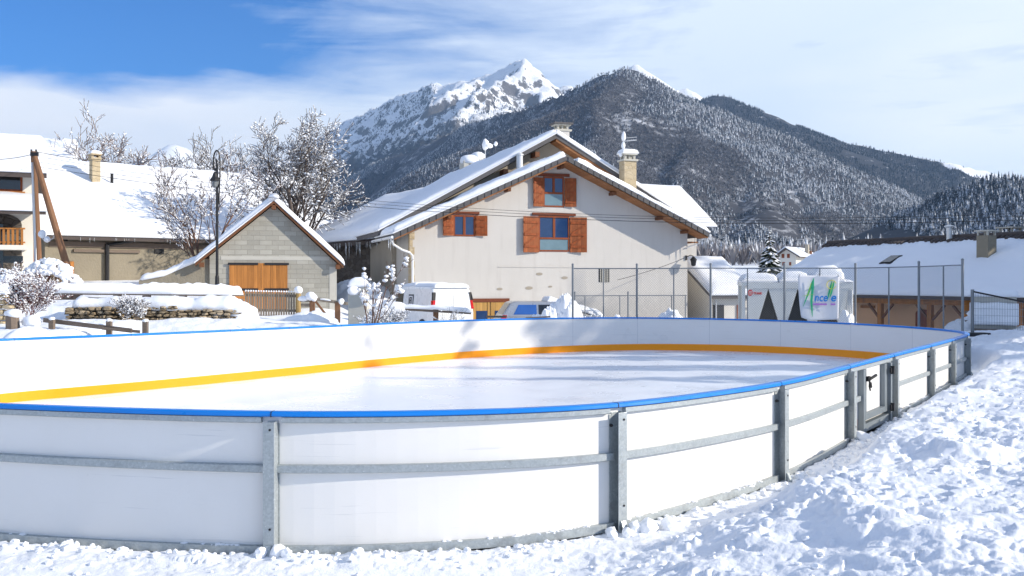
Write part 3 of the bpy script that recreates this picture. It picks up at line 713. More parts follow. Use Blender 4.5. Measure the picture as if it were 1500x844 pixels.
def main_house():
    fr = Fr(-4.5, 42, 18); rnd = random.Random(3)
    root = thing('house', 'large beige rendered house with snowy gable roof and open red-brown shutters', 'house', (fr.ox, fr.oy, 0), fr.a)
    WW = fr.L(1007, 400).x; xp = fr.L(818, 250).x; DEP = 4.0; zg = -.6
    OV = 1.0; sl = .462; zp = 7.93                                  # roof top at the ridge
    rt = lambda x: zp-sl*abs(x-xp)
    th = .17; u = lambda x: rt(x)-th-.02
    wall_prism(MB(), [(0, zg), (WW, zg), (WW, u(WW)), (xp, u(xp)), (0, u(0))], 0, DEP).build('wall', M['plaster'], root)
    xl, xr = -.9, WW+.62
    mb = MB(); mb.prism([(x, -OV, z) for x, z in roof_pair(xl, xp, xr, rt(xl), zp, rt(xr), 0, 0, th)], (0, OV+DEP, 0)); roof = mb.build('roof', M['tile'], root)
    # boards and rafters under the overhang
    mb = MB(); e = .02
    mb.prism([(xl+.05, -OV+.03, rt(xl+.05)-th-e), (xp, -OV+.03, zp-th*1.1-e), (xp, -OV+.03, zp-th*1.1-.06-e), (xl+.05, -OV+.03, rt(xl+.05)-th-.06-e)], (0, OV-.04, 0))
    mb.prism([(xp+.002, -OV+.03, zp-th*1.1-e), (xr-.05, -OV+.03, rt(xr-.05)-th-e), (xr-.05, -OV+.03, rt(xr-.05)-th-.06-e), (xp+.002, -OV+.03, zp-th*1.1-.06-e)], (0, OV-.04, 0))
    mb.box(WW+.003, xr-.06, -.01, DEP, u(WW)-.52, u(WW)-.46); mb.build('soffit', M['soffit'], root)
    for s0, s1 in ((xl, xp-.1), (xp+.1, xr)):
        mb = MB(); n = int((s1-s0)/.30)                             # scalloped row of tile ends along each rake
        for q in range(n):
            a, b = s0+(s1-s0)*q/n, s0+(s1-s0)*(q+.86)/n; za, zc = rt(a), rt(b)
            lift = .05*(1 if (s0 > xp) else 1)
            mb.prism([(a, -OV-.035, za-.19), (b, -OV-.035, zc-.19), (b, -OV-.035, zc+.02), (a, -OV-.035, za+.02+lift*.4)], (0, .033, 0))
        mb.build('rake_tile', M['tile'], roof)
    for x in (xp, xp-2.55, xp-5.3, xp+2.6, xp+5.0, xp+6.35):
        z = u(x)-.20-(.06 if x == xp else 0); MB().box(x-.08, x+.08, -.55, .02, z-.04, z+.11).build('purlin', M['rafter'], root, bevel=.01)
    mb = MB()
    for x in (xp+3.8, xp+6.0, xp+7.1): z = rt(x)-th-.16; mb.box(x-.05, x+.05, -OV+.06, -.02, z-.07, z+.05)
    # snow on both slopes, thinner near the ridge
    mb = MB(); y0, y1 = -OV-.02, DEP-.5
    snow_slab(mb, (xl-.03, y0, rt(xl)+.02), (xp-.05, y0, zp-.01), (xp-.05, y1, zp-.01), (xl-.03, y1, rt(xl)+.02), .27, 3, .14, .22, .17, .05)
    snow_slab(mb, (xp+.55, y0, rt(xp+.55)+.01), (xr+.02, y0, rt(xr)+.02), (xr+.02, y1, rt(xr)+.02), (xp+.55, y1, rt(xp+.55)+.01), .27, 5, .14, .22, .17, .05)
    mb.build('roof_snow', M['roof_snow'], roof, smooth=True)
    icicles(root, [(xr-.02, -OV+.05, rt(xr)-.1), (xr-.02, .6, rt(xr)-.1)], rnd, .5, 1.0, 7); icicles(root, [(xl, -OV, rt(xl)-.1), (xl, .5, rt(xl)-.1)], rnd, .3, .8, 5)
    # windows with shutters
    def opening(l, r, t, b, lint, sh, split, low):
        a = fr.L(l, t); c = fr.L(r, b); window(root, fr, a.x, c.x, c.z, a.z, split, low)
        p = fr.L(lint[0], lint[2]); q = fr.L(lint[1], lint[3]); MB().box(p.x, q.x, -.06, .04, q.z, p.z).build('lintel', M['red_beam'], root, bevel=.012)
        for (s0, s1, st, sb, hl) in sh:
            p = fr.L(s0, st); q = fr.L(s1, sb); shutter(root, p.x, q.x, q.z, p.z, hl)
    opening(795.5, 826, 258.5, 304, (788, 834, 253.5, 259.5), ((780, 796.5, 260, 303, 0), (826.5, 843, 261, 303.5, 1)), .46, 'glass_low')
    opening(788.5, 834, 316, 369, (779.5, 843, 311.5, 317), ((765, 789, 317, 370, 0), (834.5, 858, 318.5, 370, 1)), .37, 'glass_low')
    opening(664, 696, 315, 346.5, (658, 702, 309.5, 315), ((648, 664.5, 315, 345.5, 0), (696, 713, 316, 346, 1)), 0, 'glass')
    # tall narrow vent
    a = fr.L(877, 393); b = fr.L(892.5, 413.5); mb = MB(); mb.box(a.x, b.x, -.012, .05, b.z, a.z); v = mb.build('vent_opening', M['black'], root)
    mb = MB()
    for k in range(1, 6): x = a.x+(b.x-a.x)*k/6; mb.box(x-.018, x+.018, -.03, -.013, b.z, a.z)
    mb.build('slat', M['concrete'], v)
    # putlog holes left in the render
    for px, py, w in ((790, 401.5, .16), (827, 407, .16), (775, 422, .18), (806, 420, .10), (732, 423.5, .14), (677, 418, .14), (800, 441.5, .12)):
        c = fr.L(px, py); mb = MB(); n = 14
        ring = [(c.x+w*math.cos(2*math.pi*k/n), -.004, c.z+w*.42*math.sin(2*math.pi*k/n)) for k in range(n)]
        mb.prism([(x, -.012, z) for x, _, z in ring], (0, .03, 0)); mb.build('putlog_hole', M['plaster_grey'], root)
    # thin string course
    a = fr.L(730, 391); b = fr.L(840, 390); MB().box(a.x, b.x, -.025, .02, a.z-.02, a.z+.02).build('ledge', M['plaster'], root)
    # basement garage doors
    a = fr.L(688, 437.5); b = fr.L(746, 442.5); MB().box(a.x, b.x, -.05, .05, b.z, a.z).build('lintel', M['red_beam'], root)
    c = fr.L(691, 443); d = fr.L(744, 475); zt = c.z-.005; z0 = zg+.1; xm = (c.x+d.x)/2; mb = MB()
    mb.box(c.x, xm-.01, -.03, .02, z0, zt); mb.box(xm+.01, d.x, -.03, .02, z0, zt)
    for x in (c.x+.03, xm-.12, xm+.04, d.x-.12): mb.box(x, x+.09, -.05, -.031, z0, zt)
    gd = mb.build('garage_door', M['gold_wood'], root); mb = MB()
    for x in (c.x+.2, xm+.22): mb.box(x, x+.52, -.042, -.032, zt-1.0, zt-.38)
    mb.build('pane', M['glass'], gd)
    # quoins at the left corner, rain pipe, gutter
    mb = MB(); z = zg
    k = 0
    while z < u(0)-.25: h = rnd.uniform(.2, .34); mb.box(-.005, .14+.08*(k % 2), -.012, .3, z, z+h-.015); z += h; k += 1
    mb.build('quoin', M['tan_stone'], root)
    mb = MB(); zt = rt(xl)-.12
    mb.tube([(xl-.06, -OV-.02, zt), (xl-.06, DEP, zt)], .065, 8); mb.tube([(xl-.02, -.5, zt-.02), (xl+.1, -.42, zt-.28), (xl+.5, -.22, zt-.5), (-.02, -.1, zt-.62), (.10, -.1, zt-.75), (.11, -.1, zt-1.0), (.11, -.1, zg)], .05, 8)
    mb.build('rain_pipe', M['white_paint'], root)
    mb = MB(); zt = rt(xr)-.1; mb.tube([(xr+.06, -OV-.02, zt), (xr+.06, DEP, zt)], .065, 8); mb.tube([(xr, -.4, zt-.05), (WW+.5, -.25, zt-.35), (WW-.08, -.08, zt-.55)], .03, 6); mb.build('gutter', M['zinc'], root)
    # ---------------- rear wing, higher and steeper
    yq = 3.0; xk = fr.L(815, 200, yq-.9).x; zk = CAMZ+(YH-196)/F*(fr.world(xk, yq-.9).y); s2 = .56; xl2, xr2 = xk-8.7, xk+8.2; y9 = 22
    r2 = lambda x: zk-s2*abs(x-xk)
    wall_prism(MB(), [(xl2+.8, zg), (xr2-.8, zg), (xr2-.8, r2(xr2-.8)-.3), (xk, zk-.3), (xl2+.8, r2(xl2+.8)-.3)], yq, y9).build('rear_wing_wall', M['plaster_grey'], root)
    mb = MB(); mb.prism([(x, yq-.9, z) for x, z in roof_pair(xl2, xk, xr2, r2(xl2), zk, r2(xr2), 0, 0, .2)], (0, y9-yq+1.2, 0)); rr = mb.build('rear_roof', M['tile'], root)
    mb = MB(); mb.prism([(xk+.002, yq-.86, zk-.23), (xr2-.05, yq-.86, r2(xr2-.05)-.21), (xr2-.05, yq-.86, r2(xr2-.05)-.33), (xk+.002, yq-.86, zk-.36)], (0, .8, 0)); mb.build('rear_soffit', M['soffit'], root)
    for x in (xk-.9, xk+2.3, xk+4.4, xk-2.5): z = r2(x)-.5; MB().box(x-.11, x+.11, yq-.7, yq+.02, z-.12, z+.12).build('purlin', M['rafter'], root)
    mb = MB(); y0, y1 = yq-.95, y9+.25
    snow_slab(mb, (xl2-.03, y0, r2(xl2)), (xk, y0, zk), (xk, y1, zk), (xl2-.03, y1, r2(xl2)), .30, 13, .25, .3, .13, .07)
    snow_slab(mb, (xk+.002, y0, zk), (xr2+.03, y0, r2(xr2)), (xr2+.03, y1, r2(xr2)), (xk+.002, y1, zk), .30, 15, .3, .3, .06, .04)
    mb.build('roof_snow', M['roof_snow'], rr, smooth=True)
    # the snowed-over cross roof on the right
    a = fr.L(924, 268, 9); b = fr.L(1001, 268, 9); c = fr.L(1021, 330, 6.2); zr = a.z-.2
    x0, x1 = a.x-1.2, b.x; ze = c.z-.1; ye = 6.0; yr = 9.2
    mb = MB(); mb.prism([(x0, ye+.7, zg), (x0, ye+.7, ze-.1), (x0, yr, zr-.25), (x0, 12.2, ze-.1), (x0, 12.2, zg)], (x1-x0-.4, 0, 0)); mb.build('side_wing_wall', M['plaster'], root)
    mb = MB(); mb.prism([(x0, ye, ze), (x0, yr, zr), (x0, 12.8, ze), (x0, 12.8, ze-.2), (x0, yr, zr-.22), (x0, ye, ze-.2)], (x1-x0, 0, 0)); sr = mb.build('side_roof', M['tile'], root)
    mb = MB(); snow_slab(mb, (x0, ye-.05, ze), (x1+.45, ye-.05, ze), (x1-.1, yr, zr), (x0, yr, zr), .32, 21, .3, .4, .07, .05); mb.build('roof_snow', M['roof_snow'], sr, smooth=True)
    # chimneys
    def chimney(px, ptop, pbot, q, w, dep, mat, capw, label=None):
        t0 = fr.L(px, pbot, q); t1 = fr.L(px, ptop, q); mb = MB(); mb.box(t0.x-w/2, t0.x+w/2, q-dep/2, q+dep/2, t0.z-.9, t1.z); ch = mb.build('chimney', M[mat], root, bevel=.02)
        mb = MB(); z = t1.z; mb.box(t0.x-capw/2, t0.x+capw/2, q-dep/2-.07, q+dep/2+.07, z, z+.09)
        for sx in (-1, 1):
            for sy in (-1, 1): mb.box(t0.x+sx*w*.36-.06, t0.x+sx*w*.36+.06, q+sy*dep*.33-.06, q+sy*dep*.33+.06, z+.09, z+.30)
        mb.box(t0.x-.05, t0.x+.05, q-dep*.36, q+dep*.36, z+.09, z+.30)
        mb.box(t0.x-capw*.46, t0.x+capw*.46, q-dep/2-.04, q+dep/2+.04, z+.30, z+.37); cap = mb.build('chimney_cap', M['concrete'] if mat != 'dark_stone' else M['tile'], ch, bevel=.01)
        return ch, t0.x, z+.37
    ch, cx, cz = chimney(919.5, 237, 270, 1.6, .66, .62, 'tan_stone', .80)
    mb = MB(); snow_slab(mb, (cx-.42, 1.25, cz), (cx+.42, 1.25, cz), (cx+.42, 1.95, cz), (cx-.42, 1.95, cz), .22, 4, .08, .14, .1, .03); mb.build('chimney_snow', M['snow'], ch, smooth=True)
    mb = MB(); mb.tube([(cx-.22, 1.6, cz+.1), (cx-.22, 1.6, cz+1.0)], .02, 6)
    for z in (cz+.62, cz+.78): mb.tube([(cx-.2, 1.6, z), (cx+.42, 1.45, z+.06)], .014, 5)
    for k in range(6): x = cx-.05+.09*k; mb.tube([(x, 1.4, cz+.66+.012*k), (x, 1.75, cz+.66+.012*k)], .010, 4)
    an = mb.build('aerial', M['zinc'], ch); mb = MB(); mb.blob((cx-.22, 1.6, cz+.86), (.13, .11, .24), 2, .1, rnd); mb.blob((cx-.24, 1.6, cz+.42), (.10, .10, .2), 2, .1, rnd); mb.blob((cx-.42, 1.5, cz-.05), (.09, .09, .13), 2, .1, rnd); mb.build('aerial_snow', M['snow'], an, smooth=True)
    ch, cx, cz = chimney(822, 193, 205, 8, .75, .6, 'plaster', 1.0)
    MB().box(cx-.55, cx+.55, 7.55, 8.45, cz+.003, cz+.09).build('chimney_cover', M['tile'], ch)
    for px, py, q, s in ((687, 238, 16.5, .8), (699, 233, 18.5, .55)):
        a = fr.L(px, py, q); mb = MB(); mb.box(a.x-s*.6, a.x+s*.6, q-.5, q+.5, a.z-1.6, a.z+.05); c2 = mb.build('chimney', M['concrete'], root, bevel=.02)
        mb = MB(); mb.blob((a.x, q, a.z+.12), (s*.85, .6, .36), 2, .08, rnd); mb.build('chimney_snow', M['snow'], c2, smooth=True)
        MB().box(a.x-.12, a.x+.12, q-.51, q-.4, a.z-.35, a.z-.15).build('flue', M['black'], c2)
    a = fr.L(713, 213, 17); mb = MB(); mb.tube([(a.x-.1, 17, a.z-2.5), (a.x-.1, 17, a.z+.25)], .03, 6); mb.tube([(a.x-.2, 17, a.z), (a.x+.65, 17, a.z+.1)], .02, 5); an = mb.build('aerial', M['zinc'], root)
    mb = MB(); mb.blob((a.x-.08, 17, a.z+.05), (.22, .2, .36), 2, .15, rnd); mb.blob((a.x+.2, 17, a.z-.02), (.35, .16, .15), 2, .15, rnd); mb.blob((a.x+.6, 17, a.z+.12), (.13, .12, .15), 2, .1, rnd); mb.build('aerial_snow', M['snow'], an, smooth=True)
    a = fr.L(761, 237, 2); mb = MB(); mb.tube([(a.x, 2., a.z-.6), (a.x, 2., a.z+.3)], .16, 12); mb.lathe([(.2, 0), (.2, .06), (.05, .12)], (a.x, 2., a.z+.3), 12); mb.build('flue', M['zinc'], root, smooth=False)
    # wall lantern at the right corner
    c = fr.L(1003, 378); mb = MB(); mb.box(WW-.12, WW-.04, -.06, -.002, c.z-.1, c.z+.12); mb.tube([(WW-.08, -.05, c.z+.05), (WW+.02, -.3, c.z+.13), (WW+.08, -.45, c.z+.06)], .02, 6); l = mb.build('wall_lantern', M['dark_metal'], root)
    mb = MB(); mb.lathe([(.05, .05), (.15, -.06), (.18, -.10), (.15, -.12), (.11, -.36), (.04, -.40)], (WW+.08, -.45, c.z), 8); mb.build('lantern_head', M['dark_metal'], l)
    return fr
house_fr = main_house()

def block_shed():
    fr = Fr(*W(307, 400, 39.4).xy, 15); zg = .7
    root = thing('block_shed', 'small grey concrete block shed with steep snowy gable roof and tan timber doors', 'shed', (fr.ox, fr.oy, 0), fr.a)
    WW = fr.L(493, 400).x; pk = fr.L(401, 296); le = fr.L(286, 386, -.25); re = fr.L(503, 389, -.25); DEP = 9
    zp = pk.z+.03; xp = pk.x
    tl = lambda x: zp+(le.z-zp)*(x-xp)/(le.x-xp) if x < xp else zp+(re.z-zp)*(x-xp)/(re.x-xp)
    wall_prism(MB(), [(0, zg), (WW, zg), (WW, tl(WW)-.16), (xp, zp-.16), (0, tl(0)-.16)], 0, DEP).build('wall', M['block'], root)
    bz = fr.L(400, 378); MB().box(.45, WW-.3, -.012, .05, bz.z-.09, bz.z+.07).build('lintel', M['concrete'], root)
    mb = MB(); mb.box(WW-.30, WW+.006, -.016, .28, zg, tl(WW)-.3); mb.build('corner_pier', M['concrete'], root)
    mb = MB(); mb.prism([(x, -.32, z) for x, z in roof_pair(le.x, xp, re.x, le.z, zp, re.z, 0, 0, .10)], (0, DEP+.5, 0)); rf = mb.build('roof', M['rafter'], root)
    for x in (le.x+.25, re.x-.22, xp): MB().box(x-.09, x+.09, -.3, .02, tl(x)-.36, tl(x)-.17).build('purlin', M['rafter'], root)
    mb = MB(); snow_slab(mb, (le.x-.04, -.34, le.z), (xp-.01, -.34, zp), (xp-.01, DEP, zp), (le.x-.04, DEP, le.z), .26, 7, .2, .18, .08, .03)
    snow_slab(mb, (xp+.01, -.34, zp), (re.x+.05, -.34, re.z), (re.x+.05, DEP, re.z), (xp+.01, DEP, zp), .26, 8, .2, .18, .08, .03); mb.build('roof_snow', M['roof_snow'], rf, smooth=True)
    mb = MB()
    p = Vector((xp, -.36, zp+.16))
    mb.blob(p, (.3, .22, .14), 2, .1); mb.build('ridge_snow', M['roof_snow'], rf, smooth=True)
    a = fr.L(336, 385.5); b = fr.L(421, 459); xm = (a.x+b.x)/2+.1; mb = MB(); mb.box(a.x, xm-.008, -.07, -.002, b.z-.1, a.z); mb.box(xm+.008, b.x, -.07, -.002, b.z-.1, a.z); d = mb.build('door', M['orange_wood'], root)
    mb = MB()
    for z in (a.z-.03, fr.L(400, 424).z): mb.box(a.x-.06, xm-.12, -.10, -.071, z-.045, z+.045); mb.box(xm+.14, b.x+.06, -.10, -.071, z-.045, z+.045)
    mb.build('door_strap', M['dark_metal'], d)
    # low sloping yard wall joined to its left
    g = [fr.L(203, 411), fr.L(240, 404), fr.L(272, 390), fr.L(300, 379)]; mb = MB()
    mb.prism([(g[0].x, .1, 1.2)]+[(g[3].x+.4, .1, 1.2)]+[(g[3].x+.4, .1, g[3].z)]+[(p.x, .1, p.z) for p in reversed(g)], (0, .35, 0)); yw = mb.build('yard_wall', M['barn_wall'], root)
    mb = MB(); snow_strip(mb, [(p.x, .27, p.z-.02) for p in g], .55, .27, 31, .1, .15); mb.build('wall_snow', M['roof_snow'], yw, smooth=True)
    return fr
shed_fr = block_shed()

def left_barn():
    E0 = W(62, 345, 50.0); fr = Fr(E0.x, E0.y, 40); ze = E0.z; zg = 1.6
    root = thing('stone_barn', 'long old stone barn with a broad unbroken snow roof and a stubby chimney', 'barn', (fr.ox, fr.oy, 0), fr.a)
    L = 18.6; wq = 8.2; zr = ze+4.75
    wall_prism(MB(), [(.3, zg), (L, zg), (L, ze-.1), (.3, ze-.1)], .7, wq*2-.7).build('wall', M['barn_wall'], root)
    mb = MB(); mb.prism([(0, 0, ze), (0, wq, zr), (0, 2*wq, ze), (0, 2*wq, ze-.2), (0, wq, zr-.22), (0, 0, ze-.18)], (L, 0, 0)); rf = mb.build('roof', M['tile_brown'], root)
    mb = MB(); snow_slab(mb, (-.2, -.06, ze+.02), (L, -.06, ze+.02), (L, wq, zr), (-.2, wq, zr), .42, 11, .22, .45, .10, .10); snow_slab(mb, (-.2, wq+.01, zr), (L, wq+.01, zr), (L, 2*wq, ze), (-.2, 2*wq, ze), .42, 12, .5, .45, .05, .06); mb.build('roof_snow', M['roof_snow'], rf, smooth=True)
    mb = MB(); mb.box(.5, L-.5, .62, .80, ze-.55, ze-.25); mb.build('eave_beam', M['old_wood'], root)
    c = fr.L(139, 265, 5.5); mb = MB(); zt = fr.L(139, 234, 5.5).z; mb.box(c.x-.24, c.x+.24, 5.2, 5.8, c.z-1.0, zt); ch = mb.build('chimney', M['tan_stone'], root, bevel=.02); mb = MB(); mb.box(c.x-.3, c.x+.3, 5.14, 5.86, zt, zt+.1)
    for sx in (-.2, .2): mb.box(c.x+sx-.06, c.x+sx+.06, 5.25, 5.75, zt+.1, zt+.25)
    mb.box(c.x-.3, c.x+.3, 5.14, 5.86, zt+.25, zt+.33); mb.build('chimney_cap', M['tan_stone'], ch)
    mb = MB(); snow_slab(mb, (c.x-.3, 5.14, zt+.33), (c.x+.3, 5.14, zt+.33), (c.x+.3, 5.86, zt+.33), (c.x-.3, 5.86, zt+.33), .2, 2, .08, .15); mb.build('chimney_snow', M['snow'], ch, smooth=True)
    v = fr.L(164, 258, 5.3); MB().tube([(v.x, 5.3, v.z-.5), (v.x, 5.3, v.z+.15)], .09, 8).build('roof_vent', M['dark_metal'], root)
    p = fr.L(157, 350, .55); MB().tube([(p.x, .55, zg), (p.x, .55, ze-.35)], .12, 8).tube([(p.x, .55, ze-.4), (p.x+1.3, .1, ze-.15)], .08, 8).build('rain_pipe', M['dark_metal'], root)
    for l, r, t, b, mt in ((92, 99, 350, 362, 'black'), (226, 240, 356, 372, 'black')): 
        a = fr.L(l, t, .69); c = fr.L(r, b, .69); MB().box(a.x, c.x, .66, .72, c.z, a.z).build('opening', M[mt], root)
    a = fr.L(92, 383, .69); c = fr.L(108, 415, .69); MB().box(a.x, c.x, .62, .69, zg, a.z).build('door', M['orange_wood'], root)
    a = fr.L(108, 356, .6); c = fr.L(205, 366, .6); MB().box(a.x, c.x, .56, .68, ze-.82, ze-.66).build('beam', M['old_wood'], root)
    icicles(root, [(x, -.02, ze-.1) for x in (1, 8, 15)], random.Random(8), .1, .4, 26)
left_barn()

def left_house():
    o = W(48, 400, 41); a_ = math.radians(27); fr = Fr(o.x-9*math.cos(a_), o.y-9*math.sin(a_), 27); zg = 1.2
    root = thing('balcony_house', 'cream house at the left edge with snowy roof, timber balcony and brown shutters', 'house', (fr.ox, fr.oy, 0), fr.a)
    xr = fr.L(49, 300).x; ze = fr.L(20, 243).z; zr = fr.L(20, 205, 5).z; wq = 5.2
    mb = MB(); mb.prism([(0, 0, zg), (0, 0, ze-.1), (0, wq, zr-.3), (0, 2*wq, ze-.1), (0, 2*wq, zg)], (xr, 0, 0)); mb.build('wall', M['white_wall'], root)
    mb = MB(); mb.prism([(-.5, -.8, ze-.35), (-.5, wq, zr), (-.5, 2*wq+.8, ze-.35), (-.5, 2*wq+.8, ze-.5), (-.5, wq, zr-.2), (-.5, -.8, ze-.55)], (xr+1.0, 0, 0)); rf = mb.build('roof', M['tile_brown'], root)
    mb = MB(); snow_slab(mb, (-.5, -.85, ze-.35), (xr+.5, -.85, ze-.35), (xr+.5, wq, zr), (-.5, wq, zr), .4, 41, .3, .4, .05, .05); mb.build('roof_snow', M['roof_snow'], rf, smooth=True)
    a = fr.L(-15, 250); b = fr.L(33, 281); MB().box(a.x, b.x, -.03, .02, b.z, a.z).build('window', M['frame_wood'], root)
    MB().box(a.x+.08, b.x-.08, -.04, -.031, b.z+.08, a.z-.08).build('pane', M['dark_glass'], root.children[-1])
    MB().box(a.x-.1, b.x+.1, -.12, -.002, b.z-.1, b.z-.003).build('sill', M['orange_wood'], root)
    # canopy between the storeys
    zc = fr.L(20, 300, -1.2).z; mb = MB(); mb.prism([(0, -1.9, zc-.30), (0, 0, zc+.25), (0, 0, zc+.1), (0, -1.9, zc-.42)], (xr+.45, 0, 0)); cn = mb.build('canopy', M['tile_brown'], root)
    mb = MB(); snow_slab(mb, (0, -1.95, zc-.30), (xr+.5, -1.95, zc-.30), (xr+.5, -.01, zc+.25), (0, -.01, zc+.25), .42, 43, .25, .35, .05, .05); mb.build('canopy_snow', M['roof_snow'], cn, smooth=True)
    # arched recess with a balcony
    l = fr.L(-30, 312); r = fr.L(32, 356); mb = MB(); n = 10; xm = (l.x+r.x)/2; hw = (r.x-l.x)/2; zs = l.z-.45
    mb.prism([(l.x, -.03, r.z-1.2), (r.x, -.03, r.z-1.2)]+[(xm+hw*math.cos(math.pi*k/n), -.03, zs+.45*math.sin(math.pi*k/n)) for k in range(n+1)], (0, .05, 0)); mb.build('recess', M['dark_stone'], root)
    MB().box(l.x+.3, r.x-.7, -.05, -.031, r.z-1.1, zs).build('balcony_door', M['dark_glass'], root)
    zf = fr.L(20, 357, -1.0).z; zt = fr.L(20, 336, -1.0).z; xe = fr.L(35, 345, -1.0).x; mb = MB(); mb.box(0, xe+.1, -1.1, -.035, zf-.25, zf-.06); bl = mb.build('balcony', M['white_wall'], root)
    mb = MB(); x = 0.05
    while x < xe: mb.box(x, x+.09, -1.07, -1.04, zf-.06, zt); x += .17
    mb.box(0, xe+.05, -1.10, -1.02, zt, zt+.07); mb.box(0, xe+.05, -1.035, -1.015, zf+.02, zf+.09); mb.build('railing', M['orange_wood'], bl)
    a = fr.L(50, 243); mb = MB(); mb.box(xr+.002, xr+.07, .5, 1.5, zc+.9, zc+2.1); mb.box(xr+.002, xr+.07, .4, 1.4, zc-2.6, zc-.9); mb.build('shutter', M['red_wood'], root)
    mb = MB(); a = fr.L(20, 375); mb.box(0, xr-.4, -.03, .02, a.z-.3, a.z+.0); mb.build('cellar_window', M['dark_glass'], root)
left_house()

def rear_barn():
    fr = Fr(-12.9, 57.2, -56.5); zg = .0
    root = thing('dark_stone_barn', 'dark shaded stone barn hung with icicles between the block shed and the beige house', 'barn', (fr.ox, fr.oy, 0), fr.a)
    L = 11.6; ze = 4.42; zr = ze+3.0; wq = 6
    wall_prism(MB(), [(.3, zg), (L-.2, zg), (L-.2, ze-.1), (.3, ze-.1)], .8, 2*wq-.8).build('wall', M['dark_stone'], root)
    mb = MB(); mb.prism([(0, 0, ze), (0, wq, zr), (0, 2*wq, ze), (0, 2*wq, ze-.25), (0, wq, zr-.25), (0, 0, ze-.25)], (L, 0, 0)); rf = mb.build('roof', M['tile_brown'], root)
    mb = MB(); snow_slab(mb, (0, -.1, ze), (L, -.1, ze), (L, wq, zr), (0, wq, zr), .45, 51, .3, .4, .05, .08); mb.build('roof_snow', M['roof_snow'], rf, smooth=True)
    icicles(root, [(x, .0, ze-.15) for x in (1, 5, L)], random.Random(9), .4, 1.5, 46)
    for l, r, t, b in ((566, 575, 372, 392), (585, 592, 372, 392)): 
        a = fr.L(l, t, .8); c = fr.L(r, b, .8); MB().box(a.x, c.x, .76, .82, c.z, a.z).build('window', M['black'], root)
rear_barn()

def back_roof_house():
    o = W(114, 300, 74); a_ = math.radians(25); fr = Fr(o.x-9*math.cos(a_), o.y-9*math.sin(a_), 25); root = thing('snow_roofed_house', 'house behind the long barn showing only a white roof beside bare trees', 'house', (fr.ox, fr.oy, 0), fr.a)
    zr = fr.L(100, 208, 4).z; ze = fr.L(100, 243, 0).z; L = 9.0
    mb = MB(); mb.prism([(0, .5, 1), (0, .5, ze-.1), (0, 4.5, zr-.3), (0, 8.5, ze-.1), (0, 8.5, 1)], (L-.4, 0, 0)); mb.build('wall', M['white_wall'], root)
    mb = MB(); mb.prism([(-.3, 0, ze), (-.3, 4.5, zr), (-.3, 9, ze), (-.3, 9, ze-.2), (-.3, 4.5, zr-.2), (-.3, 0, ze-.2)], (L+.3, 0, 0)); rf = mb.build('roof', M['tile_brown'], root)
    mb = MB(); snow_slab(mb, (-.3, -.05, ze), (L, -.05, ze), (L, 4.5, zr), (-.3, 4.5, zr), .45, 61, .4, .5); mb.build('roof_snow', M['roof_snow'], rf, smooth=True)
back_roof_house()

def annex():
    fr = Fr(*W(1042, 432, 46.0).xy, 14); zg = -.9
    root = thing('annex', 'low cream annex with white snow roof between the beige house and the chiller', 'annex', (fr.ox, fr.oy, 0), fr.a)
    ze = fr.L(1043, 433).z; wq = 3.6; L = fr.L(1094, 420).x+.5; a = fr.L(1008, 382, wq); zr = a.z; 
    mb = MB(); mb.prism([(.25, .35, zg), (.25, .35, ze+.0), (.25, wq, zr-.3), (.25, 2*wq-.3, ze), (.25, 2*wq-.3, zg)], (L-.5, 0, 0)); mb.build('wall', M['white_wall'], root)
    mb = MB(); mb.prism([(0, 0, ze), (0, wq, zr), (0, 2*wq, ze), (0, 2*wq, ze-.16), (0, wq, zr-.2), (0, 0, ze-.16)], (L, 0, 0)); rf = mb.build('roof', M['tile'], root)
    mb = MB(); snow_slab(mb, (-.03, -.05, ze), (L+.05, -.05, ze), (L+.05, wq, zr), (-.03, wq, zr), .34, 71, .2, .4, .07, .05); snow_slab(mb, (-.03, wq+.01, zr), (L+.05, wq+.01, zr), (L+.05, 2*wq, ze), (-.03, 2*wq, ze), .34, 72, .4, .4); mb.build('roof_snow', M['roof_snow'], rf, smooth=True)
    a = fr.L(1044, 447, .35); b = fr.L(1060, 470, .35); MB().box(a.x, b.x, .30, .36, zg, a.z).build('door', M['dark_glass'], root)
    a = fr.L(1079, 447, .35); b = fr.L(1086, 470, .35); MB().box(a.x, b.x, .30, .36, zg, a.z).build('door', M['frame_wood'], root)
    MB().tube([(.12, .26, zg), (.12, .26, ze-.2)], .05, 6).tube([(.35, .2, zg), (.35, .2, ze-.2)], .035, 6).build('rain_pipe', M['zinc'], root)
annex()

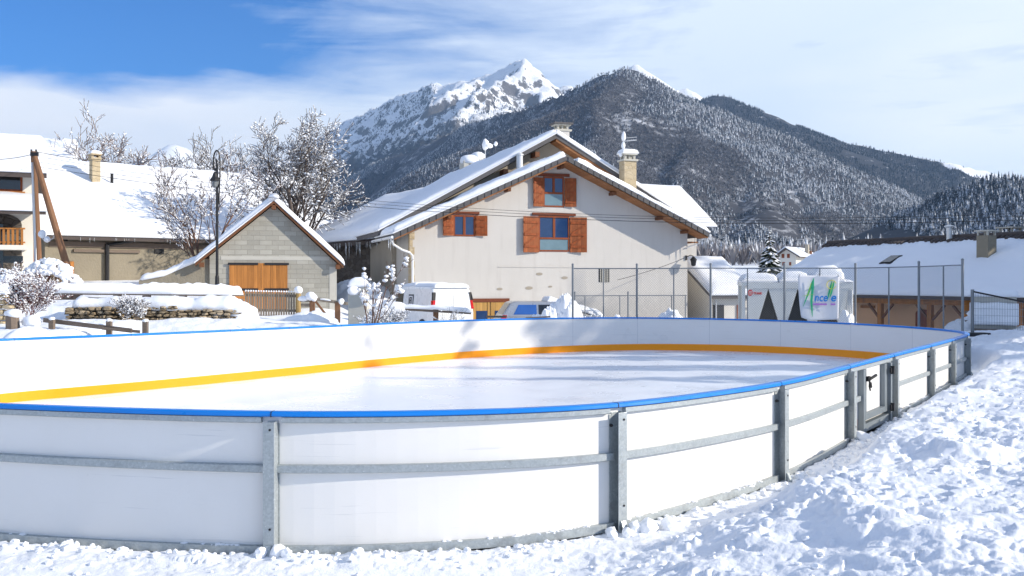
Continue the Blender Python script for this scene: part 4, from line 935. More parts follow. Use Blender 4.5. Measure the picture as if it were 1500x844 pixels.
def far_house():
    fr = Fr(*W(1142, 390, 250).xy, -35); root = thing('chalet', 'small distant white chalet with dark windows beside the snowy conifer', 'house', (fr.ox, fr.oy, 0), fr.a)
    w = fr.L(1166, 390).x; xp = w*.45; zp = fr.L(1152, 363).z; zl = zp-w*.36
    wall_prism(MB(), [(0, 2), (w, 2), (w, zl), (xp, zp-.4), (0, zl)], 0, 14).build('wall', M['white_wall'], root)
    mb = MB(); mb.prism([(-.9, -1.4, zl-.5), (xp, -1.4, zp), (w+1.4, -1.4, zl-.8), (w+1.4, -1.4, zl-1.1), (xp, -1.4, zp-.35), (-.9, -1.4, zl-.8)], (0, 16, 0)); rf = mb.build('roof', M['tile_brown'], root)
    mb = MB(); snow_slab(mb, (xp, -1.3, zp), (w+1.4, -1.3, zl-.8), (w+1.4, 14.5, zl-.8), (xp, 14.5, zp), .5, 81, .6, .6); snow_slab(mb, (-.9, -1.3, zl-.5), (xp-.02, -1.3, zp), (xp-.02, 14.5, zp), (-.9, 14.5, zl-.5), .5, 82, .6, .6); mb.build('roof_snow', M['roof_snow'], rf, smooth=True)
    for l, r, t, b in ((1145, 1149, 372, 378), (1153, 1157, 372, 378), (1146, 1150, 384, 389), (1156, 1159, 384, 389)):
        a = fr.L(l, t); c = fr.L(r, b); MB().box(a.x, c.x, -.06, .02, c.z, a.z).build('window', M['frame_wood'], root)
    mb = MB(); mb.box(w+.0, w+.9, 7, 8, zl-1, zp+1.0); mb.build('chimney', M['plaster_grey'], root)
    a = fr.L(1186, 370, 10); MB().box(a.x-.6, a.x+.6, 9, 10.2, a.z-4, a.z+.4).build('chimney', M['rafter'], root)
far_house()

def right_building():
    E = W(1255, 432, 58); u = Vector((.45, -.89, 0)).normalized(); ang = math.degrees(math.atan2(u.y, u.x)); fr = Fr(E.x, E.y, ang); ze = E.z; zg = -1.6
    root = thing('long_hall', 'long ochre hall on the right under a wide shaded snow roof with timber posts', 'hall', (fr.ox, fr.oy, 0), fr.a)
    wq = 7.0; zr = 4.75; x0, x1 = -9.3, 27
    wall_prism(MB(), [(x0+.7, zg), (x1, zg), (x1, ze+.3), (x0+.7, ze+.3)], 2.2, 2*wq-.8).build('wall', M['ochre_wall'], root)
    mb = MB(); mb.prism([(x0+.7, 2.2, ze+.2), (x0+.7, wq, zr-.35), (x0+.7, 2*wq-.8, ze+.2)], (.3, 0, 0)); mb.build('gable', M['ochre_wall'], root)
    mb = MB(); mb.prism([(x0, 0, ze), (x0, wq, zr), (x0, 2*wq, ze), (x0, 2*wq, ze-.18), (x0, wq, zr-.22), (x0, 0, ze-.18)], (x1-x0, 0, 0)); rf = mb.build('roof', M['tile_brown'], root)
    sl = (zr-ze)/wq
    mb = MB(); snow_slab(mb, (x0-.05, .02, ze), (x1, .02, ze), (x1, wq-.30, zr-.30*sl), (x0-.05, wq-.30, zr-.30*sl), .28, 91, .22, .35, .16, .08); mb.build('roof_snow', M['roof_snow'], rf, smooth=True)
    mb = MB(); x = x0; rnd = random.Random(4)
    while x < x1:
        mb.tube([(x, wq-.45-rnd.random()*.45, zr-.45*sl+.22), (x, wq-.02, zr+.22)], .10, 6); x += .3
    mb.tube([(x0, wq, zr+.26), (x1, wq, zr+.26)], .19, 8); mb.build('ridge_tile', M['tile_brown'], rf)
    # beam, posts with braces
    MB().box(x0+.6, x1, .75, 1.0, ze-.50, ze-.22).build('eave_beam', M['orange_wood'], root)
    for px in (1290, 1363, 1418, 1497):
        p = fr.L(px, 450, .88); x = p.x; MB().box(x-.14, x+.14, .75, 1.0, zg, ze-.51).build('timber_post', M['orange_wood'], root)
        mb = MB()
        for s in (-1, 1): mb.beam((x+s*.14, .88, ze-1.35), (x+s*.95, .88, ze-.52), .12, .12, (0, 1, 0))
        mb.build('brace', M['rafter'], root)
    a = fr.L(1346, 453, 2.2); b = fr.L(1362, 470, 2.2); n = 8; xm = (a.x+b.x)/2; hw = abs(b.x-a.x)/2+.2
    mb = MB(); mb.prism([(xm-hw, 2.14, zg), (xm+hw, 2.14, zg)]+[(xm+hw*math.cos(math.pi*k/n), 2.14, a.z-.25+.25*math.sin(math.pi*k/n)) for k in range(n+1)], (0, .05, 0)); mb.build('door', M['frame_wood'], root)
    a = fr.L(1262, 450, 2.2); b = fr.L(1282, 452, 2.2); MB().box(a.x, b.x, 2.1, 2.19, a.z-.05, a.z+.12).build('rail_board', M['orange_wood'], root)
    # skylight, flue, chimneys
    def on_roof(px, py):
        lo, hi = 0., wq
        for _ in range(30):
            q = (lo+hi)/2; p = fr.L(px, py, q)
            if ze+sl*q+.3 < p.z: lo = q
            else: hi = q
        return fr.L(px, py, (lo+hi)/2)
    c = on_roof(1306, 380); n = Vector((0, -sl, 1)).normalized(); up = Vector((0, 1, sl)).normalized(); mb = MB(); p = Vector((c.x, c.y, ze+sl*c.y+.12)); mb.beam(p-up*.6, p+up*.6, .9, .42, n); sk = mb.build('skylight', M['dark_metal'], root)
    mb = MB(); p2 = p+n*.23; mb.beam(p2-up*.5, p2+up*.5, .75, .03, n); mb.build('pane', M['dark_glass'], sk)
    c = on_roof(1388, 354); mb = MB(); mb.tube([(c.x, wq-.5, zr-.4), (c.x, wq-.5, fr.L(1388, 334, wq-.5).z)], .17, 10); zt = fr.L(1388, 334, wq-.5).z; mb.lathe([(.17, 0), (.30, .06), (.30, .12), (.05, .2)], (c.x, wq-.5, zt), 10); mb.build('flue', M['zinc'], root)
    for px, pt, q, w, b in ((1445, 345, 4.3, .75, 0), (1480, 340, 8.2, .95, 0)):
        t = fr.L(px, pt, q); mb = MB(); mb.box(t.x-w/2, t.x+w/2, q-w/2, q+w/2, ze+sl*min(q, 2*wq-q)-.5, t.z); ch = mb.build('chimney', M['barn_wall'] if q < 7 else M['dark_stone'], root, bevel=.02)
        mb = MB()
        for sx in (-1, 1):
            for sy in (-1, 1): mb.box(t.x+sx*w*.4-.05, t.x+sx*w*.4+.05, q+sy*w*.4-.05, q+sy*w*.4+.05, t.z, t.z+.22)
        mb.box(t.x-w*.62, t.x+w*.62, q-w*.62, q+w*.62, t.z+.22, t.z+.30); mb.build('chimney_cap', M['concrete'], ch)
right_building()
# ================================================================== THINGS
def text_mesh(s, size, shear=0., font_off=0.0):
    cu = bpy.data.curves.new('lettering', 'FONT'); cu.body = s; cu.size = size; cu.extrude = .006; cu.shear = shear; cu.offset = font_off; cu.align_x = 'LEFT'
    o = bpy.data.objects.new('lettering', cu); C.objects.link(o)
    dg = bpy.context.evaluated_depsgraph_get(); me = bpy.data.meshes.new_from_object(o.evaluated_get(dg))
    bpy.data.objects.remove(o); bpy.data.curves.remove(cu); return me
def put_text(name, s, size, mat, root, x, z, y, shear=0., off=0., sx=1.):
    me = text_mesh(s, size, shear, off); me.materials.clear(); me.materials.append(M[mat])
    me.transform(Matrix(((sx,0,0,x),(0,0,-1,y),(0,1,0,z),(0,0,0,1)))); me.name = name
    o = bpy.data.objects.new(name, me); C.objects.link(o); o.parent = root; return o

def chiller():
    fr = Fr(*W(1086, 450, 33.5).xy, -8)
    root = thing('chiller', 'pale grey ice rink chiller with dark V-shaped coil openings and snow on its fan deck', 'chiller', (fr.ox, fr.oy, 0), fr.a)
    zt = fr.L(1100, 414).z; z0 = -.1; L = fr.L(1250, 440).x; D = 1.5; zb_ = fr.L(1100, 468).z-.55
    # side panels between the V openings: trapezia
    apex = [fr.L(1125.5, 422).x]; p = (fr.L(1168.5, 424).x-apex[0]); apex += [apex[0]+p*k for k in range(1, 4) if apex[0]+p*k < L-.1]
    za = fr.L(1125, 423).z; hw = p*.49
    xl = fr.L(1096, 440).x; mb = MB(); edge = xl
    for a in apex+[None]:
        if a is None: r_top, r_bot = L-.12, L-.12
        else: r_top, r_bot = a, a-hw
        mb.prism([(edge, 0, zb_), (max(edge+.02, r_bot), 0, zb_), (r_top, 0, za), (edge if edge == xl else prev, 0, za)], (0, .03, 0))
        if a is None: break
        prev = a; edge = a+hw
        if edge > L-.3: break
    mb.box(xl-.02, L, -.02, D, za+.003, zt); mb.build('casing', M['white_metal'], root, bevel=.01)
    mb = MB()
    for a in apex:
        for s in (-1, 1):
            q = [(a+s*.03, .10, za), (a+s*(hw+.05), .10, zb_), (a+s*(hw-.03), .10, zb_), (a-s*.01, .10, za)]
            mb.prism(q, (0, D-.2, 0))
        mb.prism([(a, .55, za), (a-hw, .55, zb_), (a+hw, .55, zb_)], (0, .03, 0))
    mb.build('coil', M['coil'], root)
    mb = MB(); mb.box(.02, .14, .05, .16, z0, zt); mb.box(.02, .14, D-.15, D-.04, z0, zt); mb.box(L-.12, L, .0, .12, z0, zt-.01); mb.box(.0, xl-.021, 0, D, za+.10, zt); mb.box(.1, L, .0, .12, z0, zb_-.003); mb.box(.142, xl-.02, .3, .36, za-.75, za-.68)
    mb.build('frame', M['white_metal'], root, bevel=.008)
    mb = MB(); x = .55
    while x < L-.4: mb.lathe([(.42, 0), (.42, .14), (.38, .15), (.05, .10)], (x, D/2, zt+.002), 18); x += 1.0
    mb.build('fan', M['dark_metal'], root)
    mb = MB(); l = fr.L(1096, 405).x
    for (x0, x1, h, sd) in ((.02, 1.25, .33, 1), (1.3, 2.35, .38, 2), (2.4, 3.5, .55, 3), (3.5, L, .12, 4)):
        snow_slab(mb, (x0, 0, zt), (x1, 0, zt), (x1, D, zt), (x0, D, zt), h, sd, .12, .32, .07, .03)
    mb.build('deck_snow', M['snow'], root, smooth=True)
    # open end frame to the right with pipes and snow
    mb = MB(); 
    for k in range(4): mb.tube([(L-.35+.07*k, -.05-.1*k, zb_), (L-.15+.02*k, -.04-.05*k, za-.05)], .03, 6)
    mb.build('pipe', M['zinc'], root)
    # emblem and maker's lettering
    c = fr.L(1099, 429); mb = MB(); n = 16; mb.prism([(c.x+.085*math.cos(2*math.pi*k/n), -.012, c.z+.11*math.sin(2*math.pi*k/n)) for k in range(n)], (0, .011, 0)); em = mb.build('emblem', M['ink_red'], root)
    mb = MB()
    for z in (-.045, .0, .045): mb.box(c.x-.05, c.x+.06, -.016, -.0125, c.z+z-.009, c.z+z+.009)
    mb.build('emblem_bar', M['white_metal'], em)
    d = fr.L(1103.5, 431.3); put_text('lettering', 'TRANE', .105, 'ink_red', root, d.x, d.z, -.008, 0, .004, .86)
    return fr
chiller()

def banner():
    a = fence_at(1168); b = fence_at(1231); u = (b-a); L = u.length; ang = math.atan2(u.y, u.x)
    s = Vector((math.sin(ang), -math.cos(ang), 0))*.05; o = a+s; fr = Fr(o.x, o.y, math.degrees(ang))
    root = thing('banner', 'white banner lettered Ancelle in green and blue hanging on the chain-link fence', 'banner', (o.x, o.y, 0), ang)
    tl, tr, br, bl = fr.L(1169, 403.5), fr.L(1229.5, 404), fr.L(1228, 468), fr.L(1174, 470)
    n, m = 28, 28; U, V = np.meshgrid(np.linspace(0, 1, n), np.linspace(0, 1, m), indexing='ij')
    def lerp(i): return (1-U)*((1-V)*bl[i]+V*tl[i])+U*((1-V)*br[i]+V*tr[i])
    X = lerp(0)-.03*np.sin(math.pi*V)*(1-U); Z = lerp(2)+.10*np.clip(.22-U, 0, 1)*np.clip(.12-V, 0, 1)*40
    Y = -.012*np.sin(U*7+V*2)-.02*np.sin(V*3.1)*(1-U)
    c1 = grid_mesh('cloth', X, Y, Z, M['banner']); c1.parent = root
    so = c1.modifiers.new('thickness', 'SOLIDIFY'); so.thickness = .004; so.offset = 1
    def P(px, py): v = fr.L(px, py); return Vector((v.x, -.055, v.z))
    def stroke(name, mat, pts, y=-.058, parent=None):
        mb = MB(); L_ = [Vector((fr.L(px-w/2, py).x, y, fr.L(px, py).z)) for px, py, w in pts]; R_ = [Vector((fr.L(px+w/2, py).x, y, fr.L(px, py).z)) for px, py, w in pts]
        mb.prism(L_+R_[::-1], (0, .004, 0)); return mb.build(name, M[mat], parent or root)
    # positions measured on the banner: x = 1080 + zoom/7.895, y = 380 + zoom/7.89
    A = stroke('letter_a', 'ink_green', [(1191.5, 407.5, .6), (1189.5, 414, 3.4), (1185, 426, 3.2), (1179.5, 440, 1.6), (1176, 449, .4)]); A['label'] = 'tall green brush-stroke A of the lettering'
    stroke('stroke', 'ink_green', [(1191.3, 408, .8), (1190.0, 420, 3.6), (1188.0, 440, 3.4), (1188.8, 455, 2.2), (1189.3, 464, .5)], -.0635, A)
    stroke('stroke', 'ink_lime', [(1187.6, 415, .8), (1185.2, 424, 1.2), (1182, 433, .5)], -.069, A)
    mb = MB(); q = [P(1173, 434.4), P(1182, 432.0), P(1194.5, 431.0), P(1182, 432.8)]; mb.prism([v+Vector((0, -.013, 0)) for v in q], (0, .004, 0)); mb.build('stroke', M['ink_lime'], A)
    z = fr.L(1191.8, 441.3); put_text('lettering', 'nce', .36, 'ink_blue', root, z.x, z.z, -.066, .22, .006, .80)
    z = fr.L(1215.6, 441.3); put_text('lettering', 'e', .37, 'ink_blue', root, z.x, z.z, -.066, .22, .008, .95)
    E = stroke('letter_l', 'ink_green', [(1218.2, 411, .5), (1216.5, 418, 2.4), (1213.5, 430, 2.6), (1211.5, 440, .8)]); 
    stroke('letter_l', 'ink_green', [(1221.5, 411, .5), (1219.8, 418, 2.6), (1216.8, 430, 2.6), (1214.8, 436, .6)], -.0635)
    stroke('stroke', 'ink_lime', [(1219.7, 413, .5), (1217.9, 420, 1.2), (1215.3, 430, .6)], -.069, E)
    mb = MB(); c = P(1217.4, 417); r = .145; mb.tube([c+Vector((r*math.cos(a), .0, r*.95*math.sin(a))) for a in np.linspace(.3, 5.9, 26)], .011, 5); mb.build('sun_ring', M['ink_yellow'], root)
    for l, r in ((1190, 1210.5), (1216, 1223)):
        p, q = P(l, 444.4), P(r, 447.0); mb = MB(); mb.box(p.x, q.x, -.060, -.056, q.z, p.z); mb.build('underline', M['ink_violet'], root)
    mb = MB(); 
    for px in (1171, 1200, 1228): v = fr.L(px, 404); mb.tube([(v.x, -.03, v.z-.02), (v.x, .05, v.z+.05)], .008, 5)
    mb.build('tie', M['wire_metal'], root)
banner()

def body_shell(mb, prof, w, tuck, zbelt, ztop):
    """vehicle body: side outline extruded across its width, drawn in above the belt line"""
    n = len(prof)
    k = lambda z: 1-tuck*max(0, min(1, (z-zbelt)/(ztop-zbelt)))
    l = [(x, w/2*k(z), z) for x, z in prof]; r = [(x, -w/2*k(z), z) for x, z in prof]
    return mb.add(l+r, [tuple(range(n)), tuple(reversed(range(n, 2*n)))]+[(i, n+i, n+(i+1)%n, (i+1)%n) for i in range(n)])
def wheel(root, x, y, r, side):
    mb = MB(); n = 20; w = .2
    prof = [(r*.62, -w/2), (r*.9, -w/2), (r, -w/2+.03), (r, w/2-.03), (r*.9, w/2), (r*.62, w/2)]
    o = len(mb.v)
    for pr, py in prof:
        for j in range(n): a = 2*math.pi*j/n; mb.v.append((x+pr*math.cos(a), y+py, r+pr*math.sin(a)))
    K = len(prof)
    for i in range(K):
        for j in range(n): i2 = (i+1) % K; mb.f.append((i*n+j, i*n+(j+1)%n, i2*n+(j+1)%n, i2*n+j)); mb.m.append(0)
    wh = mb.build('wheel', M['tyre'], root, smooth=True)
    mb = MB(); c = Vector((x, y+side*.02, r)); mb.tube([c-Vector((0,.07,0)), c+Vector((0,.07,0))], r*.6, 16); mb.build('rim', M['rim_metal'], wh)
def face(root, name, mat, pts, out, n):
    """a thin panel on a vehicle's skin: 3D outline pushed out along n"""
    mb = MB(); n = Vector(n).normalized(); mb.prism([Vector(p)+n*out for p in pts], -n*(out+.01)); return mb.build(name, M[mat], root)
def van():
    hd = Vector((-.52, .855, 0)).normalized(); ang = math.atan2(hd.y, hd.x); c = W(664, 450, 35.4); zg = tz(c.x, c.y+1)+.02
    root = thing('van', 'white panel van parked by the beige house with a snow-covered roof and red tail lamps', 'van', (c.x, c.y, zg-.03), ang)
    s = .96; w = 1.74
    prof = [(0, .38), (-.02, .95), (.06, 1.62), (.18, 1.86), (.45, 1.90), (2.6, 1.90), (2.95, 1.84), (3.55, 1.22), (4.15, 1.02), (4.38, .78), (4.42, .42), (4.2, .28), (.15, .28)]
    mb = MB(); body_shell(mb, prof, w, .12, 1.0, 1.9); mb.build('body', M['white_paint'], root, bevel=.07)
    yl = lambda z: w/2*(1-.12*max(0, min(1, (z-1.0)/.9)))
    for sd in (1, -1):
        nn = (0, sd, .07)
        face(root, 'side_window', 'dark_glass', [(2.62, sd*yl(1.12), 1.12), (3.45, sd*yl(1.12), 1.12), (3.06, sd*yl(1.66), 1.66), (2.62, sd*yl(1.66), 1.66)], .006, nn)
        face(root, 'lower_trim', 'black', [(.7, sd*w/2, .30), (3.2, sd*w/2, .30), (3.2, sd*w/2, .40), (.7, sd*w/2, .40)], .012, (0, sd, 0))
        MB().box(2.58, 2.595, sd*(w/2+.002)-.006, sd*(w/2+.002)+.006, .42, 1.02).build('door_seam', M['black'], root)
        MB().blob((3.22, sd*(w/2+.14), 1.2), (.08, .12, .12), 2, 0).build('mirror', M['black'], root, smooth=True)
        for zz0, zz1, mt in ((1.08, 1.40, 'red_lamp'), (1.405, 1.70, 'black')):
            face(root, 'tail_lamp', mt, [(-.02, sd*yl(zz0), zz0), (.11, sd*yl(zz0), zz0), (.17, sd*yl(zz1), zz1), (.06, sd*yl(zz1), zz1)], .012, nn)
            x0, x1 = -.02+(.08/.67)*(zz0-.95), -.02+(.08/.67)*(zz1-.95); face(root, 'tail_lamp', mt, [(x0, sd*yl(zz0), zz0), (x1, sd*yl(zz1), zz1), (x1, sd*(yl(zz1)-.10), zz1), (x0, sd*(yl(zz0)-.10), zz0)], .014, (-1, 0, .1))
        for x in (.85, 3.45):
            n = 14; arc = [(x+.40*math.cos(math.pi*k/n), sd*(w/2), .30+.40*math.sin(math.pi*k/n)) for k in range(n+1)]; face(root, 'wheel_arch', 'black', arc, .004, (0, sd, 0))
            wheel(root, x, sd*(w/2-.09), .33, sd)
    face(root, 'windscreen', 'dark_glass', [(3.0, .72, 1.79), (3.0, -.72, 1.79), (3.5, -.80, 1.27), (3.5, .80, 1.27)], .008, (.62, 0, .6))
    MB().box(-.025, -.02, -.006, .006, .5, 1.6).build('door_seam', M['black'], root)
    MB().box(-.10, .04, -.86, .86, .36, .56).build('rear_bumper', M['black'], root, bevel=.02)
    face(root, 'number_plate', 'white_metal', [(-.015, .62, .84), (-.015, .22, .84), (-.015, .22, .95), (-.015, .62, .95)], .012, (-1, 0, 0))
    # square notice on the left side
    y = yl(1.35); q = face(root, 'notice', 'ink_dark', [(1.72, y+.0, 1.15), (2.14, y+.0, 1.15), (2.14, yl(1.6), 1.6), (1.72, yl(1.6), 1.6)], .008, (0, 1, .1))
    face(root, 'notice_sheet', 'banner', [(1.77, y, 1.2), (2.09, y, 1.2), (2.09, yl(1.55), 1.55), (1.77, yl(1.55), 1.55)], .012, (0, 1, .1)); o = C.objects[-1]; o.parent = q
    for (a, b, c_, d) in ((1.97, 2.03, 1.25, 1.5), (1.83, 1.89, 1.25, 1.5), (1.83, 2.03, 1.35, 1.40), (1.9, 2.03, 1.45, 1.5)):
        face(root, 'mark', 'ink_dark', [(a, yl(c_), c_), (b, yl(c_), c_), (b, yl(d), d), (a, yl(d), d)], .016, (0, 1, .1)); C.objects[-1].parent = q
    mb = MB(); snow_slab(mb, (.10, .72, 1.86), (.10, -.72, 1.86), (2.7, -.72, 1.88), (2.7, .72, 1.88), .15, 5, .12, .2, .08, .03); snow_slab(mb, (1.7, .76, 1.9), (1.7, -.76, 1.9), (2.95, -.72, 1.82), (2.95, .72, 1.82), .20, 6, .12, .2, .08, .03)
    mb.build('roof_snow', M['snow'], root, smooth=True)
    mb = MB(); snow_slab(mb, (3.62, .70, 1.19), (3.62, -.70, 1.19), (4.2, -.66, .98), (4.2, .66, .98), .16, 8, .12, .2, .1, .03); mb.build('bonnet_snow', M['snow'], root, smooth=True)
van()
def estate_car():
    hd = Vector((.96, .16, 0)).normalized(); ang = math.atan2(hd.y, hd.x); c = W(728, 460, 37.3); zg = .02
    root = thing('car', 'silver estate car half buried in ploughed snow with reflected blue coloured into its rear side window', 'car', (c.x, c.y, zg), ang)
    w = 1.72; prof = [(0, .40), (-.03, .80), (.10, .98), (.42, 1.44), (.62, 1.50), (2.2, 1.49), (2.5, 1.42), (3.2, .96), (4.05, .84), (4.3, .62), (4.3, .36), (4.1, .24), (.2, .24)]
    mb = MB(); body_shell(mb, prof, w, .16, .95, 1.5); mb.build('body', M['silver_paint'], root, bevel=.05)
    yl = lambda z: w/2*(1-.16*max(0, min(1, (z-.95)/.55)))
    for sd in (-1, 1):
        nn = (0, sd, .22)
        for x0, x1, x2, x3, mt in ((.52, 1.42, 1.42, .72, 'car_glass_reflect'), (1.50, 2.22, 2.22, 1.50, 'dark_glass'), (2.29, 3.02, 2.50, 2.29, 'dark_glass')):
            face(root, 'side_window', mt, [(x0, sd*yl(1.0), 1.0), (x1, sd*yl(1.0), 1.0), (x2, sd*yl(1.37), 1.37), (x3, sd*yl(1.37), 1.37)], .010, nn)
        face(root, 'tail_lamp', 'red_lamp', [(.0, sd*yl(.78), .78), (.22, sd*yl(.78), .78), (.26, sd*yl(.98), .98), (.10, sd*yl(.98), .98)], .014, nn)
        for x in (.8, 3.35):
            n = 14; face(root, 'wheel_arch', 'black', [(x+.37*math.cos(math.pi*k/n), sd*(w/2), .28+.37*math.sin(math.pi*k/n)) for k in range(n+1)], .004, (0, sd, 0)); wheel(root, x, sd*(w/2-.08), .30, sd)
    face(root, 'rear_window', 'dark_glass', [(.12, .66, 1.0), (.12, -.66, 1.0), (.41, -.62, 1.42), (.41, .62, 1.42)], .012, (-.83, 0, .55))
    MB().box(-.09, .05, -.84, .84, .34, .58).build('rear_bumper', M['black'], root, bevel=.02)
    mb = MB(); snow_slab(mb, (1.9, .6, 1.47), (1.9, -.6, 1.47), (4.1, -.7, .84), (4.1, .7, .84), .28, 8, .12, .25, .15, .03); mb.build('bonnet_snow', M['snow'], root, smooth=True)
estate_car()

# ploughed and drifted snow
def mound_at(label, px, py_top, d, rx, ry, seed, clod=0., base=None, mat='snow', pw=.8, rot=0):
    t = W(px, py_top, d); z0 = tz(t.x, t.y)-.1 if base is None else base
    return snow_mound('snow_pile', label, (t.x, t.y, z0), rx, ry, t.z-z0, seed, clod, mat, rot, None, pw)
mound_at('lumpy ploughed snow heap covering the front of the silver car', 828, 443, 35.0, .95, .8, 3, .34)
mound_at('lower rounded snow pile between the silver car and the big ploughed heap', 803, 453, 34.6, .8, .6, 8, .2)
mound_at('small snow heap behind the far boards under the gable vent', 985, 455.5, 33.6, .95, .7, 5, .12)
mound_at('tiny snow heap behind the far boards left of the tall fence post', 905, 463, 33.6, .4, .4, 12, .1)
mound_at('rounded snow drift at the left edge right behind the blue rim', 44, 479.5, 22.0, .66, .6, 6, 0)
mound_at('snow drift against the end of the dry stone wall', 340, 441, 30.2, .75, .7, 9, .06)
mound_at('snow heap below the picket gate', 455, 458, 32.0, .9, .8, 21, .06)
mound_at('broad snow bank in front of the dark stone barn', 525, 412, 46.0, 2.4, 2.0, 22, 0)
mound_at('snow bank on the left of the white van beside the rail fence', 560, 436, 40.5, 1.4, 1.2, 26, .05)
mound_at('snow mound round the foot of the leafless shrub', 560, 459, 30.0, 1.0, .7, 23, .08)
mound_at('snow ledge sagging below the banner at the chiller end', 1238, 452, 32.2, .42, .5, 24, .06)
mound_at('second snow lump lower at the chiller end', 1245, 463, 31.8, .5, .4, 25, .08)
mound_at('snow heap beside the mesh panel post', 1412, 470, 27.0, .55, .5, 27, .08)
mound_at('rounded snow drift below the wire mesh panel', 1452, 505, 23.6, .8, .6, 28, .06)
mound_at('snow lump at the right frame edge beyond the mesh panel', 1499, 482, 26.5, .35, .5, 29, .05)
mound_at('wide snow drift banked on top of the dry stone wall', 120, 443, 31.6, 1.8, .7, 41, .05)
mound_at('snow hump in the middle of the garden bank', 270, 441, 32, 1.5, .6, 42, .04)
mound_at('tall snow hump at the left frame edge under the frosted bush', 16, 408, 33.0, 1.0, .9, 43, .06)

# ------------------------------------------------------------------ garden on the left
def lamp():
    d = 35.8; b = W(318, 437.5, d); zg = tz(b.x, b.y); x0, y0 = b.x, b.y; k = d/F
    root = thing('street_lamp', 'tall wrought iron street lamp with a curled crook and hanging lantern', 'street lamp', (x0, y0, zg))
    top = W(318, 240, d).z-zg; mb = MB()
    mb.lathe([(.13, -.3), (.13, .25), (.09, .32), (.075, .9), (.06, .95)], (0, 0, 0), 10); mb.tube([(0, 0, .9), (0, 0, top)], [.055, .045], 8); mb.build('post', M['dark_metal'], root)
    def Q(px, py): v = W(px, py, d); return Vector((v.x-x0, 0, v.z-zg))
    pts = [Q(*p) for p in ((320.5, 300), (322, 262), (322.4, 240), (321.6, 228), (319.2, 221.5), (316, 221.5), (313.4, 228), (312.4, 238), (313.0, 246), (315, 249.5), (317, 247), (317.6, 240), (316.8, 234.5), (315.6, 234))]
    P2 = []
    for i in range(len(pts)-1):
        for q in range(4):
            t = q/4; p0, p1, p2, p3 = pts[max(0, i-1)], pts[i], pts[i+1], pts[min(len(pts)-1, i+2)]
            P2.append(.5*((2*p1)+(p2-p0)*t+(2*p0-5*p1+4*p2-p3)*t*t+(3*p1-p0-3*p2+p3)*t**3))
    MB().tube(P2, .030, 6).build('crook', M['dark_metal'], root)
    c = Q(315.2, 256); mb = MB(); mb.tube([Q(314.6, 249), c+Vector((0,0,.1))], .02, 5); mb.lathe([(.05, .10), (.08, .04), (.12, -.08), (.20, -.2), (.21, -.23), (.17, -.23)], c, 10); ln = mb.build('lantern', M['dark_metal'], root)
    mb = MB(); mb.lathe([(.13, -.24), (.11, -.44), (.05, -.50)], c, 8); mb.build('lantern_glass', M['lantern_glass'], ln)
    mb = MB()
    for a in range(4): mb.tube([c+Vector((.15*math.cos(a*1.57), .15*math.sin(a*1.57), -.22)), c+Vector((.12*math.cos(a*1.57), .12*math.sin(a*1.57), -.47))], .012, 4)
    mb.build('lantern_bar', M['dark_metal'], ln)
    a, b2 = Q(322.0, 274), Q(308.5, 274); mb = MB(); mb.tube([Q(321, 287), Q(314, 277)], .016, 5); mb.build('bracket', M['dark_metal'], root)
lamp()
def utility_pole():
    d = 38.0; b = W(57, 413, d); zg = tz(b.x, b.y); root = thing('utility_pole', 'weathered wooden utility pole with a leaning brace and a pale cable duct', 'utility pole', (b.x, b.y, zg))
    o = Vector((b.x, b.y, zg)); P = lambda px, py, dd=d: W(px, py, dd)-o
    MB().tube([P(57.5, 440), P(57, 412), P(49, 222)], [.16, .155, .11], 10).build('pole', M['pole_wood'], root)
    MB().tube([P(110, 436, 37), P(106, 417, 37.1), P(51, 230, 37.7)], [.15, .145, .11], 10).build('brace', M['pole_wood'], root)
    MB().tube([P(54, 440, 37.7), P(53, 400, 37.7), P(47.2, 238, 37.75)], .045, 6).build('cable_duct', M['zinc'], root)
    mb = MB(); mb.beam(P(45, 226, 37.8), P(56, 226, 37.8), .10, .14); mb.tube([P(46, 225), P(46, 219)], .04, 6); mb.tube([P(53, 225), P(53, 219)], .04, 6); mb.build('insulator_bar', M['dark_metal'], root)
    mb = MB(); pts = [P(58, 340, 37.7), P(62, 350, 37.6), P(70, 354, 37.5), P(78, 349, 37.5), P(81, 342, 37.5)]; mb.tube(pts, .02, 5); c = mb.build('slack_cable', M['zinc'], root)
    mb = MB(); mb.blob(P(62, 343, 37.6), (.16, .14, .18), 2, .1); mb.blob(P(69, 351, 37.5), (.25, .12, .12), 2, .1); mb.build('cable_snow', M['snow'], c, smooth=True)
utility_pole()
def wire(label, p0, pm, p1, r=.011, name='overhead_wire'):
    """cable through three points, parabola in height"""
    p0, pm, p1 = Vector(p0), Vector(pm), Vector(p1); H = Vector((p1.x-p0.x, p1.y-p0.y)); tm = Vector((pm.x-p0.x, pm.y-p0.y)).dot(H)/H.dot(H)
    A = Matrix(((tm*tm, tm), (1, 1))); a, b = A.inverted() @ Vector((pm.z-p0.z, p1.z-p0.z)); mb = MB()
    pts = [Vector((p0.x+H.x*t, p0.y+H.y*t, p0.z+b*t+a*t*t))-p0 for t in [k/50 for k in range(51)]]
    mb.tube(pts, r, 5); o = mb.build(name, M['black'], None, loc=p0); tag(o, label, 'cable', 'overhead cables over the village'); return o
def line_at(px, dl=38.2, dr=30.): # plan position along the line from the pole to the right
    a = W(49, 0, dl); b = W(1580, 0, dr); r = (px-CX)/F; k = (r*a.y-a.x)/((b.x-a.x)-r*(b.y-a.y)); return a.y+(b.y-a.y)*k
